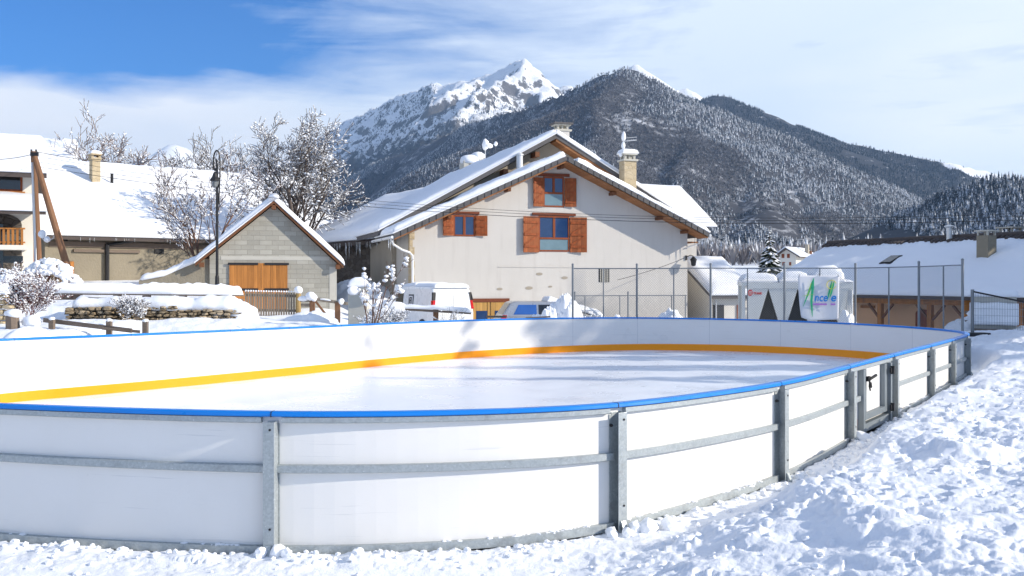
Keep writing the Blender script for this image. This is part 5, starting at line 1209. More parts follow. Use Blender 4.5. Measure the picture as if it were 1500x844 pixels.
for lab, y0, ym, y1, r in (('uppermost thin cable crossing the beige gable from the wooden pole', 228, 319.5, 309, .009), ('middle cable crossing the beige gable just above the large window', 236, 323, 313.5, .009), ('lowest cable crossing the beige gable over the lower window', 243, 327.5, 319, .013)):
    wire(lab, W(49, y0, 38.2), W(1120, ym, line_at(1120)), W(1580, y1, 30.), r*.75)
wire('short cable running from the wooden pole behind the bare trees', W(52, 222, 38), W(150, 238, 52), W(255, 232, 66), .014)
wire('cable from the pole out of the left frame edge', W(48, 226, 38), W(10, 233, 37.5), W(-60, 230, 36.5), .012)
wire('drop cable from the wall lantern down to the fence', W(1003, 378, 45), W(950, 398, 42), W(905, 410, 40), .012)

def beam_fence():
    d = 33.0; pts = [W(58, 430, d-1), W(150, 431, d-.6), W(250, 432, d), W(356, 433, d+1.4)]; loc = Vector((pts[0].x, pts[0].y, tz(pts[0].x, pts[0].y)))
    root = thing('plank_fence', 'low garden plank fence buried under one thick continuous roll of snow', 'fence', loc)
    sh = lambda P, dz=0: [p-loc+Vector((0, 0, dz)) for p in P]
    mb = MB()
    for a, b in zip(pts[:-1], pts[1:]): mb.beam(a-loc, b-loc, .3, .05); mb.beam(a-loc-Vector((0, -.05, .16)), b-loc-Vector((0, -.05, .16)), .04, .09)
    mb.build('rail', M['old_wood'], root); mb = MB(); snow_strip(mb, sh(pts, .02), .52, .36, 3, .12, .22); mb.build('rail_snow', M['roof_snow'], root, smooth=True)
    for px in (62, 114, 172, 215, 268, 330):
        for a, b in zip(pts[:-1], pts[1:]):
            r = (px-CX)/F; k = (r*a.y-a.x)/((b.x-a.x)-r*(b.y-a.y))
            if 0 <= k <= 1:
                p = a.lerp(b, k)-loc; zg = tz(p.x+loc.x, p.y+loc.y)-loc.z; MB().box(p.x-.13, p.x+.13, p.y-.06, p.y+.06, zg-.2, p.z-.03).build('post', M['old_wood'], root)
beam_fence()
def dry_wall():
    pts = [W(100, 452, 29.3), W(180, 452, 29.4), W(260, 453.5, 29.5), W(345, 452, 29.7)]; loc = Vector((pts[0].x, pts[0].y, 1.0)); root = thing('dry_stone_wall', 'rough dry stone retaining wall below a snow-loaded bank', 'wall', loc)
    rnd = random.Random(12); mb = MB()
    for a, b in zip(pts[:-1], pts[1:]):
        L = (b-a).length; u = (b-a); u.z = 0; u.normalize(); n = Vector((u.y, -u.x, 0)); z = .75
        while z < a.z-.02:
            h = rnd.uniform(.07, .15); x = rnd.uniform(-.1, 0)
            while x < L:
                w = rnd.uniform(.10, .36); c = a+u*(x+w/2); c.z = z+h/2; q = rnd.uniform(.10, .20); hk = rnd.uniform(-1, 1); c.z += rnd.uniform(-.02, .02); h2 = h*rnd.uniform(.85, 1.25)
                vs, fs = ico(2); o = []
                for vx, vy, vz in vs:
                    s = 1/max(abs(vx), abs(vy), abs(vz))**.9; v = c+u*(vx*s*w*.5*(1+.2*vz*hk))+n*(vy*s*q+rnd.uniform(-.01, .01))+Vector((0, 0, vz*s*h2*.5*(1+.25*vx*hk))); o.append(v-loc)
                mb.add(o, fs); x += w+.008
            z += h+.004
    mb.build('stonework', M['stone'], root); mb = MB()
    for a, b in zip(pts[:-1], pts[1:]): u = (b-a).normalized(); n = Vector((u.y, -u.x, 0)); q = [a-n*.05, b-n*.05]; mb.prism([(*(a-loc-n*.06).xy, -.3), (*(b-loc-n*.06).xy, -.3), (*(b-loc-n*.06).xy, .40), (*(a-loc-n*.06).xy, .40)], -n*.5)
    mb.build('wall_core', M['dark_stone'], root)
    mb = MB(); top = [p-loc+Vector((0, .30, -.04)) for p in pts]; snow_strip(mb, top, .85, .40, 17, .12, .25); mb.build('wall_snow', M['roof_snow'], root, smooth=True)
dry_wall()
def pole_fence():
    d = 24.4; A, B = W(62, 470, d+.3), W(192, 484, d-.3); loc = Vector((A.x, A.y, tz(A.x, A.y))); root = thing('pole_fence', 'sagging old pole fence poking from the snow behind the left boards', 'fence', loc)
    for (p, q, w) in (((64, 469, d+.2), (193, 484.5, d-.3), .11), ((76, 486, d), (122, 488.5, d), .07), ((150, 481, d-.2), (205, 486, d-.3), .07)):
        mb = MB(); a, b = W(*p)-loc, W(*q)-loc; mb.beam(a, b, .05, w); mb.build('rail', M['old_wood'], root)
    for px, t in ((76, 468), (160, 470.5), (213, 471)):
        c = W(px, t, d-.1)-loc; zg = tz(c.x+loc.x, c.y+loc.y)-loc.z; MB().box(c.x-.065, c.x+.065, c.y-.06, c.y+.06, zg-.3, c.z).build('post', M['old_wood'], root, bevel=.01); q_ = MB(); q_.blob((c.x, c.y, c.z+.02), (.085, .08, .05), 2, .12); q_.build('post_snow', M['snow'], root, smooth=True)
    mb = MB(); 
    snow_strip(mb, [W(95, 473, d+.2)-loc, W(128, 476.5, d)-loc], .13, .10, 4, .08); snow_strip(mb, [W(140, 477.5, d)-loc, W(156, 479.5, d)-loc], .13, .08, 5, .08); mb.build('rail_snow', M['snow'], root, smooth=True)
pole_fence()
def picket_gate():
    a, b = W(358, 431, 36.2), W(436, 432.5, 36.8); loc = Vector((a.x, a.y, tz(a.x, a.y)-.2)); root = thing('picket_fence', 'grey picket fence in front of the tan shed doors with snow-tipped end post', 'fence', loc); rnd = random.Random(2)
    for k in range(21):
        p = a.lerp(b, (k+.5)/21)-loc; z = p.z+.12+rnd.uniform(-.02, .02); mb = MB(); mb.prism([(p.x-.032, p.y, -.2), (p.x+.032, p.y, -.2), (p.x+.032, p.y, z-.05), (p.x, p.y, z), (p.x-.032, p.y, z-.05)], (0, .025, 0)); mb.build('picket', M['grey_wood'], root)
    mb = MB(); mb.beam(a-loc+Vector((0, .06, -.03)), b-loc+Vector((0, .06, -.03)), .05, .10); mb.beam(a-loc+Vector((0, .06, -.6)), b-loc+Vector((0, .06, -.6)), .05, .10); r = mb.build('rail', M['grey_wood'], root)
    c = W(437, 427, 36.7)-loc; MB().tube([(c.x, c.y, -.3), (c.x, c.y, c.z)], .10, 10).build('end_post', M['tan_post'], root); mb = MB(); mb.blob((c.x, c.y, c.z+.05), (.17, .17, .16), 2, .08); mb.build('post_snow', M['snow'], root, smooth=True)
    mb = MB(); 
    for k in range(21): p = a.lerp(b, (k+.5)/21)-loc; mb.blob((p.x, p.y, p.z+.13), (.04, .04, .04), 1, .1, rnd)
    mb.build('picket_snow', M['snow'], root, smooth=True)
picket_gate()
def rail_fence():
    d = 33.5; loc = W(442, 440, d); loc.z = tz(loc.x, loc.y); root = thing('rail_fence', 'rough two-rail fence with a diagonal strut right of the picket fence', 'fence', loc); P = lambda px, py, dd=d: W(px, py, dd)-loc
    for a, b in (((440, 440), (458, 440)), ((441, 447), (456, 447)), ((456, 437.5), (516, 446))): mb = MB(); mb.beam(P(*a), P(*b), .06, .11); mb.build('rail', M['grey_wood'], root)
    mb = MB(); mb.beam(P(461, 440), P(480, 464), .07, .07); mb.build('strut', M['pole_wood'], root)
    for px, t in ((457.5, 436), (494.5, 443)): c = P(px, t); MB().box(c.x-.09, c.x+.09, c.y-.06, c.y+.06, -.4, c.z).build('post', M['pole_wood'], root, bevel=.01)
    mb = MB(); mb.blob(P(455, 434), (.22, .18, .17), 2, .1); mb.blob(P(460, 437), (.12, .12, .14), 2, .1); snow_strip(mb, [P(466, 438.5), P(488, 441.5)], .1, .06, 3, .08); mb.blob(P(500, 442), (.12, .1, .12), 2, .1); mb.blob(P(444, 437.5), (.2, .12, .1), 2, .1); mb.build('fence_snow', M['snow'], root, smooth=True)
rail_fence()
def gate_pillar():
    b = W(523.5, 473, 30.6); zg = tz(b.x, b.y)-.2; root = thing('pillar', 'squat cream concrete pillar capped with a heap of snow behind the shrub', 'pillar', (b.x, b.y, zg)); zt = W(523, 421, 30.6).z-zg; h = .30
    MB().box(-h, h, 0, .6, 0, zt).build('shaft', M['concrete'], root, bevel=.02); mb = MB(); snow_slab(mb, (-h, 0, zt), (h, 0, zt), (h, .6, zt), (-h, .6, zt), .26, 3, .07, .2, .1, .06); mb.blob((-.1, -.03, zt-.1), (.22, .1, .16), 2, .15); mb.blob((.2, -.03, zt-.3), (.10, .07, .25), 2, .15); mb.build('pillar_snow', M['snow'], root, smooth=True)
gate_pillar()
def van_fence():
    d = 31.; loc = W(580, 455, d); loc.z = tz(loc.x, loc.y); root = thing('bar_fence', 'single bar fence heaped with snow running in front of the white van', 'fence', loc); P = lambda px, py, dd=d: W(px, py, dd)-loc
    mb = MB(); mb.beam(P(580, 452.5), P(690, 459), .10, .07); mb.build('rail', M['old_wood'], root); mb = MB(); mb.beam(P(712, 464), P(742, 464), .12, .06); mb.beam(P(770, 466, d+2), P(806, 464, d+2), .1, .05); mb.build('rail', M['old_wood'], root)
    for px in (580.5, 638): c = P(px, 453); MB().box(c.x-.085, c.x+.085, c.y+.06, c.y+.18, -.4, c.z).build('post', M['pole_wood'], root)
    mb = MB(); snow_strip(mb, [P(570, 452), P(592, 452), P(640, 453.5), P(692, 458.5)], .22, .14, 5, .09, .5); mb.blob(P(577, 451), (.42, .25, .2), 2, .1); mb.build('rail_snow', M['snow'], root, smooth=True)
    mb = MB(); a = P(577, 444, 33.); mb.beam(P(575, 450, 33), P(581, 417, 33), .06, .10); mb.build('leaning_board', M['zinc'], root)
van_fence()
def stone_stub():
    b = W(4, 470, 27); zg = tz(b.x, b.y)-.3; root = thing('stone_pier', 'stub of rough ochre stone wall at the left frame edge under snow', 'wall', (b.x, b.y, zg)); zt = W(4, 431, 27).z-zg; rnd = random.Random(4); mb = MB(); z = 0
    while z < zt-.05:
        x = -.75; h = rnd.uniform(.10, .18)
        while x < .12:
            w = rnd.uniform(.16, .34); vs, fs = ico(2); o = []
            for vx, vy, vz in vs: s = 1/max(abs(vx), abs(vy), abs(vz))**.75; o.append((x+w/2+vx*s*w*.48, vy*s*.17+rnd.uniform(-.01, .01), z+h/2+vz*s*h*.47))
            mb.add(o, fs); x += w
        z += h
    mb.build('stonework', M['tan_stone'], root); mb = MB(); snow_slab(mb, (-.8, -.2, zt), (.2, -.2, zt), (.2, .3, zt), (-.8, .3, zt), .3, 5, .1, .2, .1, .05); mb.build('wall_snow', M['snow'], root, smooth=True)
    b = W(18, 488, 24.5); zg = tz(b.x, b.y)-.3; root = thing('stump', 'dark weathered tree stump with a snow cap beside the pole fence', 'stump', (b.x, b.y, zg)); zt = W(18, 462, 24.5).z-zg
    MB().tube([(0, 0, 0), (.02, 0, zt*.5), (0, 0, zt)], [.22, .17, .16], 9).build('trunk', M['old_wood'], root); mb = MB(); mb.blob((.02, 0, zt+.04), (.22, .2, .13), 2, .1); mb.blob((.45, .1, zt*.75), (.24, .22, .18), 2, .12); mb.build('snow_cap', M['snow'], root, smooth=True)
stone_stub()
def mesh_panel():
    a, b = W(1424.5, 427, 24.6), W(1505, 443.5, 23.6); loc = Vector((a.x, a.y, tz(a.x, a.y)-.1)); root = thing('mesh_panel', 'leaning welded mesh site panel on a grey post at the right end of the rink', 'fence panel', loc); A, B = a-loc, b-loc
    h = A.z; MB().tube([(0, 0, -.1), (0, 0, h+.05)], .045, 8).build('post', M['fence_metal'], root); mb = MB(); mb.tube([A, B], .022, 6); mb.build('top_bar', M['dark_metal'], root)
    mb = MB(); n = 34; zb2 = .25
    for k in range(1, n):
        p = A.lerp(B, k/n); mb.tube([(p.x, p.y, zb2), p], .0042, 4)
    for k in range(5): z = zb2+(h-.1-zb2)*k/5; mb.tube([(A.x, A.y, z), (B.x, B.y, z+.0)], .0042, 4)
    mb.build('mesh', M['fence_metal'], root, fix=False); MB().box(-.2, .35, -.25, .1, 0, .14).build('foot_block', M['dark_metal'], root, bevel=.01)
    # crusted snow block behind
    c = W(1462, 492, 26.2); zg = tz(c.x, c.y)-.2; root = thing('site_cabin', 'boxy grey cabin plastered with blown snow behind the mesh panel', 'cabin', (c.x, c.y, zg), -.45); l = W(1432, 450, 26).x-c.x; r = W(1492, 450, 26).x-c.x; zt = W(1462, 435, 26).z-zg
    MB().box(l, r, 0, 1.3, 0, zt).build('body', M['concrete'], root, bevel=.02); zs = W(1462, 445, 26).z-zg; n = 26; U, V = np.meshgrid(np.linspace(0, 1, n), np.linspace(0, 1, n), indexing='ij')
    e = np.minimum(np.minimum(U, 1-U), np.minimum(V, 1-V))*14; X = l-.03+(r-l+.06)*U; Z = .42+(zs-.42)*V+.05*fbm(U*5, V*2, 3)*V; Y = -.02-.07*np.clip(e, 0, 1)*(1+.6*fbm(U*4, V*5, 9))-.25*np.clip(.35-V, 0, 1)*(U**2)
    g = grid_mesh('snow_crust', X, Y, Z, M['snow']); g.parent = root; so = g.modifiers.new('thickness', 'SOLIDIFY'); so.thickness = .03
    mb = MB(); snow_slab(mb, (l-.05, -.08, zt), (r+.05, -.08, zt), (r+.05, 1.3, zt), (l-.05, 1.3, zt), .16, 4, .09, .14, .12, .04); mb.build('roof_snow', M['snow'], root, smooth=True)
    mb = MB(); mb.box(l, r, -.16, -.08, .22, .31); mb.box(l+.3, r-.1, -.2, -.12, .06, .13); mb.build('step_board', M['old_wood'], root)
    c = W(1425, 474, 26.8); zg = tz(c.x, c.y)-.1; root = thing('timber_stack', 'dark timber offcuts sticking from snow left of the site cabin', 'timber', (c.x, c.y, zg)); mb = MB()
    for px, py, w in ((1428, 457.5, .34), (1418, 470.5, .3), (1427, 476, .28)): p = W(px, py, 26.8)-c; mb.box(p.x-w/2, p.x+w/2, -.15, .25, p.z+c.z-zg-.06, p.z+c.z-zg+.03)
    mb.build('timber', M['old_wood'], root); mb = MB()
    for px, py, w, h in ((1429, 459.5, .36, .16), (1420, 474, .5, .26), (1427, 483, .5, .3)): p = W(px, py, 26.8)-c; mb.blob((p.x, .02, p.z+c.z-zg), (w*.6, .25, h*.8), 2, .1)
    mb.build('timber_snow', M['snow'], root, smooth=True); mb = MB(); p = W(1430, 470, 26.8)-c; mb.tube([(p.x, .0, -.3), (p.x, 0, 1.0)], .05, 6); mb.build('stake', M['old_wood'], root)
mesh_panel()
# ================================================================== TREES
class Tree:
    def __init__(s, seed): s.r = random.Random(seed); s.trunk = MB(); s.twig = MB(); s.snow = MB()
    def lump(s, p, a, b):
        r = s.r.uniform(a, b); s.snow.blob((p.x, p.y, p.z+r*.35), (r*s.r.uniform(.8, 1.5), r*s.r.uniform(.8, 1.5), r*s.r.uniform(.55, .9)), 1, .2, s.r)
    def grow(s, p, d, L, r, lev, mx, cfg):
        R = s.r; seg = 4 if lev < 2 else 3; pts = [p]; rad = [r]; dd = d.copy()
        for i in range(seg):
            dd = (dd+Vector((R.gauss(0, 1), R.gauss(0, 1), R.gauss(0, 1)))*cfg['wig']+Vector((0, 0, cfg['up']))).normalized(); pts.append(pts[-1]+dd*L/seg); rad.append(max(cfg['rmin'], r*(1-.45*(i+1)/seg)))
        (s.trunk if lev == 0 else s.twig).tube(pts, rad, 8 if lev == 0 else 5 if lev < 2 else 3, cap=lev < 2)
        if lev >= cfg['slev']:
            for a, b, ra in zip(pts[:-1], pts[1:], rad):
                if R.random() < cfg['frost'] and abs((b-a).normalized().z) < .93:
                    k = R.uniform(.7, 1.3)*cfg['fr']; u = Vector((0, 0, ra+k*.45)); s.snow.tube([a+u, a.lerp(b, .5)+u*1.15, b+u], [k*.5, k, k*.35], 3, cap=False)
                if R.random() < cfg['snow']: s.lump(b, *cfg['lump'])
        if lev < mx:
            n = R.randint(*cfg['kids']) + (cfg['kids0'] if lev == 0 else 0)
            for k in range(n):
                t = cfg['t0'] + (1-cfg['t0'])*(k+R.random()*.7)/n if lev == 0 else .3+.7*(k+R.random())/n
                t = min(t, .999); i = int(t*seg); q = pts[i].lerp(pts[i+1], t*seg-i); ax = dd.orthogonal().normalized(); ax.rotate(Matrix.Rotation(R.random()*6.283, 3, dd)); ang = math.radians(R.uniform(*cfg['ang']))
                nd = (Matrix.Rotation(ang, 3, ax) @ dd).normalized(); s.grow(q, nd, L*R.uniform(*cfg['len']), max(cfg['rmin'], rad[i]*cfg['thin']), lev+1, mx, cfg)
CFG = dict(frost=.5, fr=.024, wig=.10, up=.07, rmin=.014, slev=3, snow=.5, lump=(.06, .15), kids=(3, 5), kids0=4, t0=.22, ang=(22, 48), len=(.52, .74), thin=.52)
def bare_tree(name, label, px, py, d, H, seed, stems=1, mx=4, bark='bark', group=None, cat='tree', **kw):
    cfg = dict(CFG); cfg.update(kw); b = W(px, py, d); zg = tz(b.x, b.y)-.1; root = thing(name, label, cat, (b.x, b.y, zg), 0, group); t = Tree(seed)
    for k in range(stems):
        a = t.r.random()*6.28; le = 0 if stems == 1 else t.r.uniform(.12, .32); d0 = Vector((math.cos(a)*le, math.sin(a)*le, 1)).normalized()
        t.grow(Vector((math.cos(a)*.12, math.sin(a)*.12, 0))*(stems > 1), d0, H*cfg.get('tl', .5)*t.r.uniform(.85, 1.05), cfg.get('r0', H*.014), 0, mx, cfg)
    t.trunk.build('trunk', M[bark], root, smooth=True, fix=False); t.twig.build('branches', M[bark], root, smooth=True, fix=False)
    if t.snow.v: tag(t.snow.build('branch_snow', M['tree_snow'], root, smooth=True, fix=False), kind='stuff')
    return root
bare_tree('bare_tree', 'rounded snow-dusted bare tree with a thick crown standing right of the block shed ridge', 445, 345, 57, 12.8, 5, 3, 5, frost=.62, lump=(.045, 0.085), snow=0.084, rmin=.013, tl=.44, kids=(3, 4), kids0=3, ang=(28, 56), t0=.3, len=(.50, .70), bark='bark')
bare_tree('bare_tree', 'slender multi-stemmed bare tree behind the street lamp', 303, 365, 47, 8.6, 12, 3, 5, lump=(.03, 0.064), snow=0.062, slev=2, tl=.46, ang=(18, 42), kids=(2, 4), kids0=3, len=(.46, .64), bark='bark_red', r0=.07, rmin=.010)
bare_tree('bare_tree', 'bushy frosted tree rising behind the long barn roof right of its chimney', 160, 300, 78, 14.0, 21, 3, 5, fr=.030, lump=(.06, 0.111), snow=0.067, rmin=.018, tl=.44, bark='bark_red', kids=(2, 4), ang=(24, 50))
bare_tree('bare_tree', 'lower frosted tree behind the barn roof to the right of the bushy one', 218, 300, 80, 12.4, 27, 2, 5, fr=.030, lump=(.06, 0.111), snow=0.073, rmin=.018, tl=.42, bark='bark_red', kids=(2, 4), ang=(24, 50))
bare_tree('bare_tree', 'pale feathery tree behind the barn roof close to the street lamp', 320, 300, 84, 14.5, 33, 3, 5, fr=.030, lump=(.05, 0.102), snow=0.067, rmin=.018, tl=.44, kids=(2, 4))
bare_tree('bare_tree', 'tall twiggy tree rising behind the rounded tree at the mountain edge', 437, 300, 76, 12.2, 37, 2, 5, fr=.03, lump=(.05, 0.093), snow=0.056, rmin=.016, tl=.44, kids=(2, 4), ang=(16, 38))
bare_tree('shrub', 'thin leafless shrub with red-brown stems and big snow clumps right behind the rink boards', 541, 474, 28.3, 2.4, 8, 4, 3, bark='bark_red', cat='shrub', fr=.012, frost=.6, lump=(.04, .085), snow=.2, slev=2, tl=.72, r0=.024, rmin=.008, ang=(14, 34), kids=(2, 3), kids0=0, len=(.4, .6))
bare_tree('shrub', 'fine twiggy bush sprinkled with snow between the tall shrub and the van', 566, 470, 29.6, 1.2, 18, 7, 3, bark='bark', cat='shrub', fr=.012, frost=.6, lump=(.012, .03), snow=.35, slev=1, tl=.55, r0=.012, rmin=.005)
bare_tree('shrub', 'pinkish thorny bush frosted with snow above the pole fence', 33, 470, 27.5, 1.85, 14, 9, 3, bark='twig_red', cat='shrub', fr=.010, frost=.5, lump=(.012, .03), snow=.35, slev=1, tl=.45, r0=.014, rmin=.006)
bare_tree('shrub', 'snow-laden bush at the left edge below the balcony', 14, 425, 35., 1.9, 15, 6, 3, bark='twig_red', cat='shrub', fr=.012, frost=.5, lump=(.02, .06), snow=.35, slev=1, tl=.42, r0=.02, rmin=.008)
bare_tree('shrub', 'small twiggy bush growing at the foot of the dry stone wall', 193, 472, 28.6, .95, 16, 6, 3, bark='bark', cat='shrub', fr=.009, frost=.4, lump=(.01, .025), snow=.25, slev=1, tl=.5, r0=.012, rmin=.005)
bare_tree('shrub', 'thin upright weeds in front of the white van', 667, 473, 29.8, 1.2, 19, 3, 2, bark='bark', cat='shrub', fr=.012, frost=.6, lump=(.012, .025), snow=.15, slev=1, tl=.7, r0=.008, rmin=.004)
bare_tree('shrub', 'small snow-tipped bush behind the far boards near the lower wire fence', 866, 462, 34., 1.0, 20, 5, 3, bark='bark', cat='shrub', fr=.012, frost=.6, lump=(.02, .05), snow=.5, slev=1, tl=.5, r0=.012, rmin=.006)
def hedge():
    rnd = random.Random(6); b = W(72, 414, 36.4); zg = tz(b.x, b.y); root = thing('hedge', 'dark red leafy hedge with a sagging cover of snow behind the utility pole', 'hedge', (b.x, b.y, zg)); mb = MB(); sn = MB()
    for k in range(2600):
        x = rnd.uniform(-1.0, 1.05); y = rnd.uniform(-.5, .5); h = 1.45*math.sqrt(max(0, 1-(x/1.12)**2))*math.sqrt(max(0, 1-(y/.62)**2)); z = rnd.uniform(-.1, h)
        a = rnd.uniform(.025, .055); d = Vector((rnd.gauss(0, 1), rnd.gauss(0, 1), rnd.gauss(0, 1))).normalized(); e = d.orthogonal().normalized()*a; f = d.cross(e).normalized()*a*.6; p = Vector((x, y, z)); mb.add([p-e, p+f, p+e, p-f], [(0, 1, 2, 3)])
        if rnd.random() < .10: sn.blob((x, y, z+.03), (a*1.3, a*1.3, a), 1, .2, rnd)
    for k in range(150):
        x = rnd.uniform(-.98, 1.03); y = rnd.uniform(-.5, .4); h = 1.45*math.sqrt(max(0, 1-(x/1.15)**2))*math.sqrt(max(0, 1-(y/.66)**2)); sn.blob((x, y, h+.06), (rnd.uniform(.07, .2), rnd.uniform(.08, .16), rnd.uniform(.05, .13)), 2, .2, rnd)
    mb.build('leaves', M['twig_red'], root, fix=False); tag(sn.build('hedge_snow', M['snow'], root, smooth=True, fix=False), kind='stuff')
    st = MB()
    for k in range(14): x = rnd.uniform(-.9, .9); st.tube([(x, rnd.uniform(-.3, .3), -.2), (x*1.05, 0, .5), (x*1.1, rnd.uniform(-.3, .3), 1.1)], [.02, .014, .006], 4)
    st.build('stems', M['bark'], root)
hedge()

def conifer_parts(H, R, tiers, seed, snow=True):
    rnd = random.Random(seed); tr = MB(); nd = MB(); sn = MB(); tr.tube([(0, 0, -.3), (0, 0, H*.5), (0, 0, H)], [H*.018, H*.011, .02], 7)
    for k in range(tiers):
        t = k/(tiers-1); z = H*(.10+.88*t); r = R*(1-t)**.85+.05; n = max(6, int(15*(1-t*.55)))
        for q in range(n):
            a = 2*math.pi*(q+rnd.random()*.7)/n; L = r*rnd.uniform(.72, 1.1); dr = L*rnd.uniform(.25, .48); u = Vector((math.cos(a), math.sin(a), 0)); s = Vector((-u.y, u.x, 0)); p = Vector((0, 0, z+rnd.uniform(-.2, .2))); m1 = p+u*L*.55+Vector((0, 0, -dr*.35)); e = p+u*L+Vector((0, 0, -dr)); w = L*rnd.uniform(.17, .26); g = Vector((0, 0, -L*.13))
            nd.add([p, m1+s*w+g, e, m1-s*w+g, m1, m1+g*2.2], [(0, 1, 4), (0, 4, 3), (1, 2, 4), (4, 2, 3), (0, 5, 2)])
            if snow and rnd.random() < .92:
                c = Vector((0, 0, .045+L*.02)); ws = w*.85; sn.add([p+c*.5, m1+s*ws+g*.5+c, e.lerp(m1, .12)+c, m1-s*ws+g*.5+c, m1+c*1.9], [(0, 1, 4), (0, 4, 3), (1, 2, 4), (4, 2, 3)])
    return tr, nd, sn
def conifer(name, label, x, y, H, R, tiers, seed, group=None):
    tr, nd, sn = conifer_parts(H, R, tiers, seed); root = thing(name, label, 'tree', (x, y, tz(x, y)), 0, group); tr.build('trunk', M['bark'], root, fix=False); nd.build('needles', M['needles'], root, fix=False); sn.build('branch_snow', M['tree_snow'], root, fix=False); return root
b = W(1127, 405, 82); conifer('spruce', 'single snow-laden spruce between the cream annex and the far chalet', b.x, b.y, W(1127, 333, 82).z-tz(b.x, b.y), 2.0, 26, 3)
# trees outside the picture on the right that shade the ice and the hall's roof
spots = [(26.5, 15.6, 12.8, 2.4), (28.5, 20.8, 14.5, 2.6), (30.5, 23.0, 15.5, 2.8), (31.5, 17.2, 16.8, 2.4), (33.5, 23.2, 18.5, 2.8), (35.5, 21.0, 18.5, 2.8), (41.5, 33, 18, 5), (42, 36, 18, 6), (43, 41, 18, 6), (44, 46, 19, 6.5), (45.5, 51, 19, 6.5), (47, 56, 20, 6.5), (49, 61, 20, 6.5), (50, 34, 24, 7), (51, 40, 24, 7), (52, 46, 25, 7), (54, 52, 25, 7), (56, 58, 25, 7)]
for k, (x, y, H, R) in enumerate(spots):
    if k == 0: proto = conifer('spruce', 'tall snowy spruce in the row beyond the right frame edge', x, y, 16, 3.6, 24, 11, 'spruces beyond the right edge')
    o = proto if k == 0 else proto.copy()
    if k:
        C.objects.link(o)
        for ch in proto.children: c2 = ch.copy(); C.objects.link(c2); c2.parent = o
    o.location = (x, y, tz(x, y)); o.scale = (R/3.6, R/3.6, H/16); o.rotation_euler.z = k*1.3

# ================================================================== MOUNTAINS
def line3(pts): return np.array([tuple(W(*p)) for p in pts])
def ridge_h(X, Y, lines):
    H = np.full(X.shape, -1e9)
    for P, slope, curve in lines:
        for a, b in zip(P[:-1], P[1:]):
            ab = b[:2]-a[:2]; L2 = (ab**2).sum(); t = np.clip(((X-a[0])*ab[0]+(Y-a[1])*ab[1])/L2, 0, 1); d = np.hypot(X-(a[0]+ab[0]*t), Y-(a[1]+ab[1]*t)); z = a[2]+(b[2]-a[2])*t
            H = np.maximum(H, z-slope*d*(1-curve*np.clip(d/1500, 0, 1)))
    return H
def M_forest_floor(name, snowy=.5):
    t = NT(name); n = t.noise(.035, 6, .7); n2 = t.noise(.006, 5, .6)
    c = t.mix(t.ramp(t.math('ADD', t.math('MULTIPLY', n, .6), t.math('MULTIPLY', n2, .4)), snowy, snowy+.2), (.80,.82,.86), (.065,.064,.07)); return t.out(c, .95, 0, .05)
def M_rock_snow():
    t = NT('rock_and_snow'); g = t.n('NewGeometry'); nz = t.sep(g.outputs['Normal'])[2]; n = t.noise(.014, 9, .72); nf = t.noise(.08, 6, .75); st = t.noise(1., 6, .65, t.mapv((.03, .022, .006), (0, 0, .4)))
    f = t.math('ADD', nz, t.math('ADD', t.math('MULTIPLY', t.math('SUBTRACT', n, .5), .62), t.math('ADD', t.math('MULTIPLY', t.math('SUBTRACT', nf, .5), .35), t.math('MULTIPLY', t.math('SUBTRACT', st, .5), .55))))
    rock = t.mix(t.noise(.02, 6, .6), (.085,.08,.082), (.21,.195,.185)); c = t.mix(t.ramp(f, .595, .655), rock, (.86,.88,.91))
    z = t.sep()[2]; tl = t.math('ADD', z, t.math('ADD', t.math('MULTIPLY', t.math('SUBTRACT', n, .5), -900.), t.math('MULTIPLY', t.math('SUBTRACT', nf, .5), -360.)))
    forest = t.mix(t.ramp(nf, .35, .7), (.028,.03,.035), (.10,.10,.105)); c = t.mix(t.ramp(tl, 760, 640), c, forest)
    t.bump(t.math('ADD', n, t.math('MULTIPLY', nf, .5)), .9, 14.); return t.out(c, .9, 0, .1)
def M_trees(name, dark, light, snow_lo, snow_hi, ns):
    t = NT(name); a = t.n('Attribute', attribute_name='tint'); n = t.noise(ns, 3, .6); c = t.mix(a.outputs['Fac'], dark, light)
    big = t.noise(.004, 4, .6); lo = t.math('ADD', snow_lo, t.math('MULTIPLY', t.math('SUBTRACT', big, .5), .3))
    nz = t.sep(t.n('NewGeometry').outputs['Normal'])[2]
    f = t.math('MULTIPLY', t.ramp(t.math('ADD', n, t.math('MULTIPLY', t.math('SUBTRACT', a.outputs['Fac'], .5), .25)), lo, t.math('ADD', lo, snow_hi)), t.ramp(nz, -.1, .3)); return t.out(t.mix(f, c, (.80,.83,.88)), .9, 0, .05)
M['forest_floor'] = M_forest_floor('forest_floor', .27); M['floor_snowy'] = M_forest_floor('floor_snowy', .62); M['rock_snow'] = M_rock_snow()
def M_far_ridge():
    t = NT('far_ridge_floor'); s = t.sep(); n = t.noise(.03, 6, .7)      # dark wood floor with one snowed-in pasture and a snowy shoulder, at their places in the valley
    def patch(cx, cy, rx, ry):
        a = t.math('DIVIDE', t.math('SUBTRACT', s[0], cx), rx); b = t.math('DIVIDE', t.math('SUBTRACT', s[1], cy), ry); return t.math('ADD', t.math('ADD', t.math('MULTIPLY', a, a), t.math('MULTIPLY', b, b)), t.math('MULTIPLY', t.math('SUBTRACT', n, .5), .9))
    f = t.math('MINIMUM', patch(1600., 3300., 105., 130.), patch(1040., 3745., 75., 60.)); c = t.mix(t.ramp(f, .9, 1.05), (.82,.84,.88), t.mix(t.ramp(n, .3, .4), (.6,.62,.66), (.05,.052,.06))); return t.out(c, .95, 0, .05)
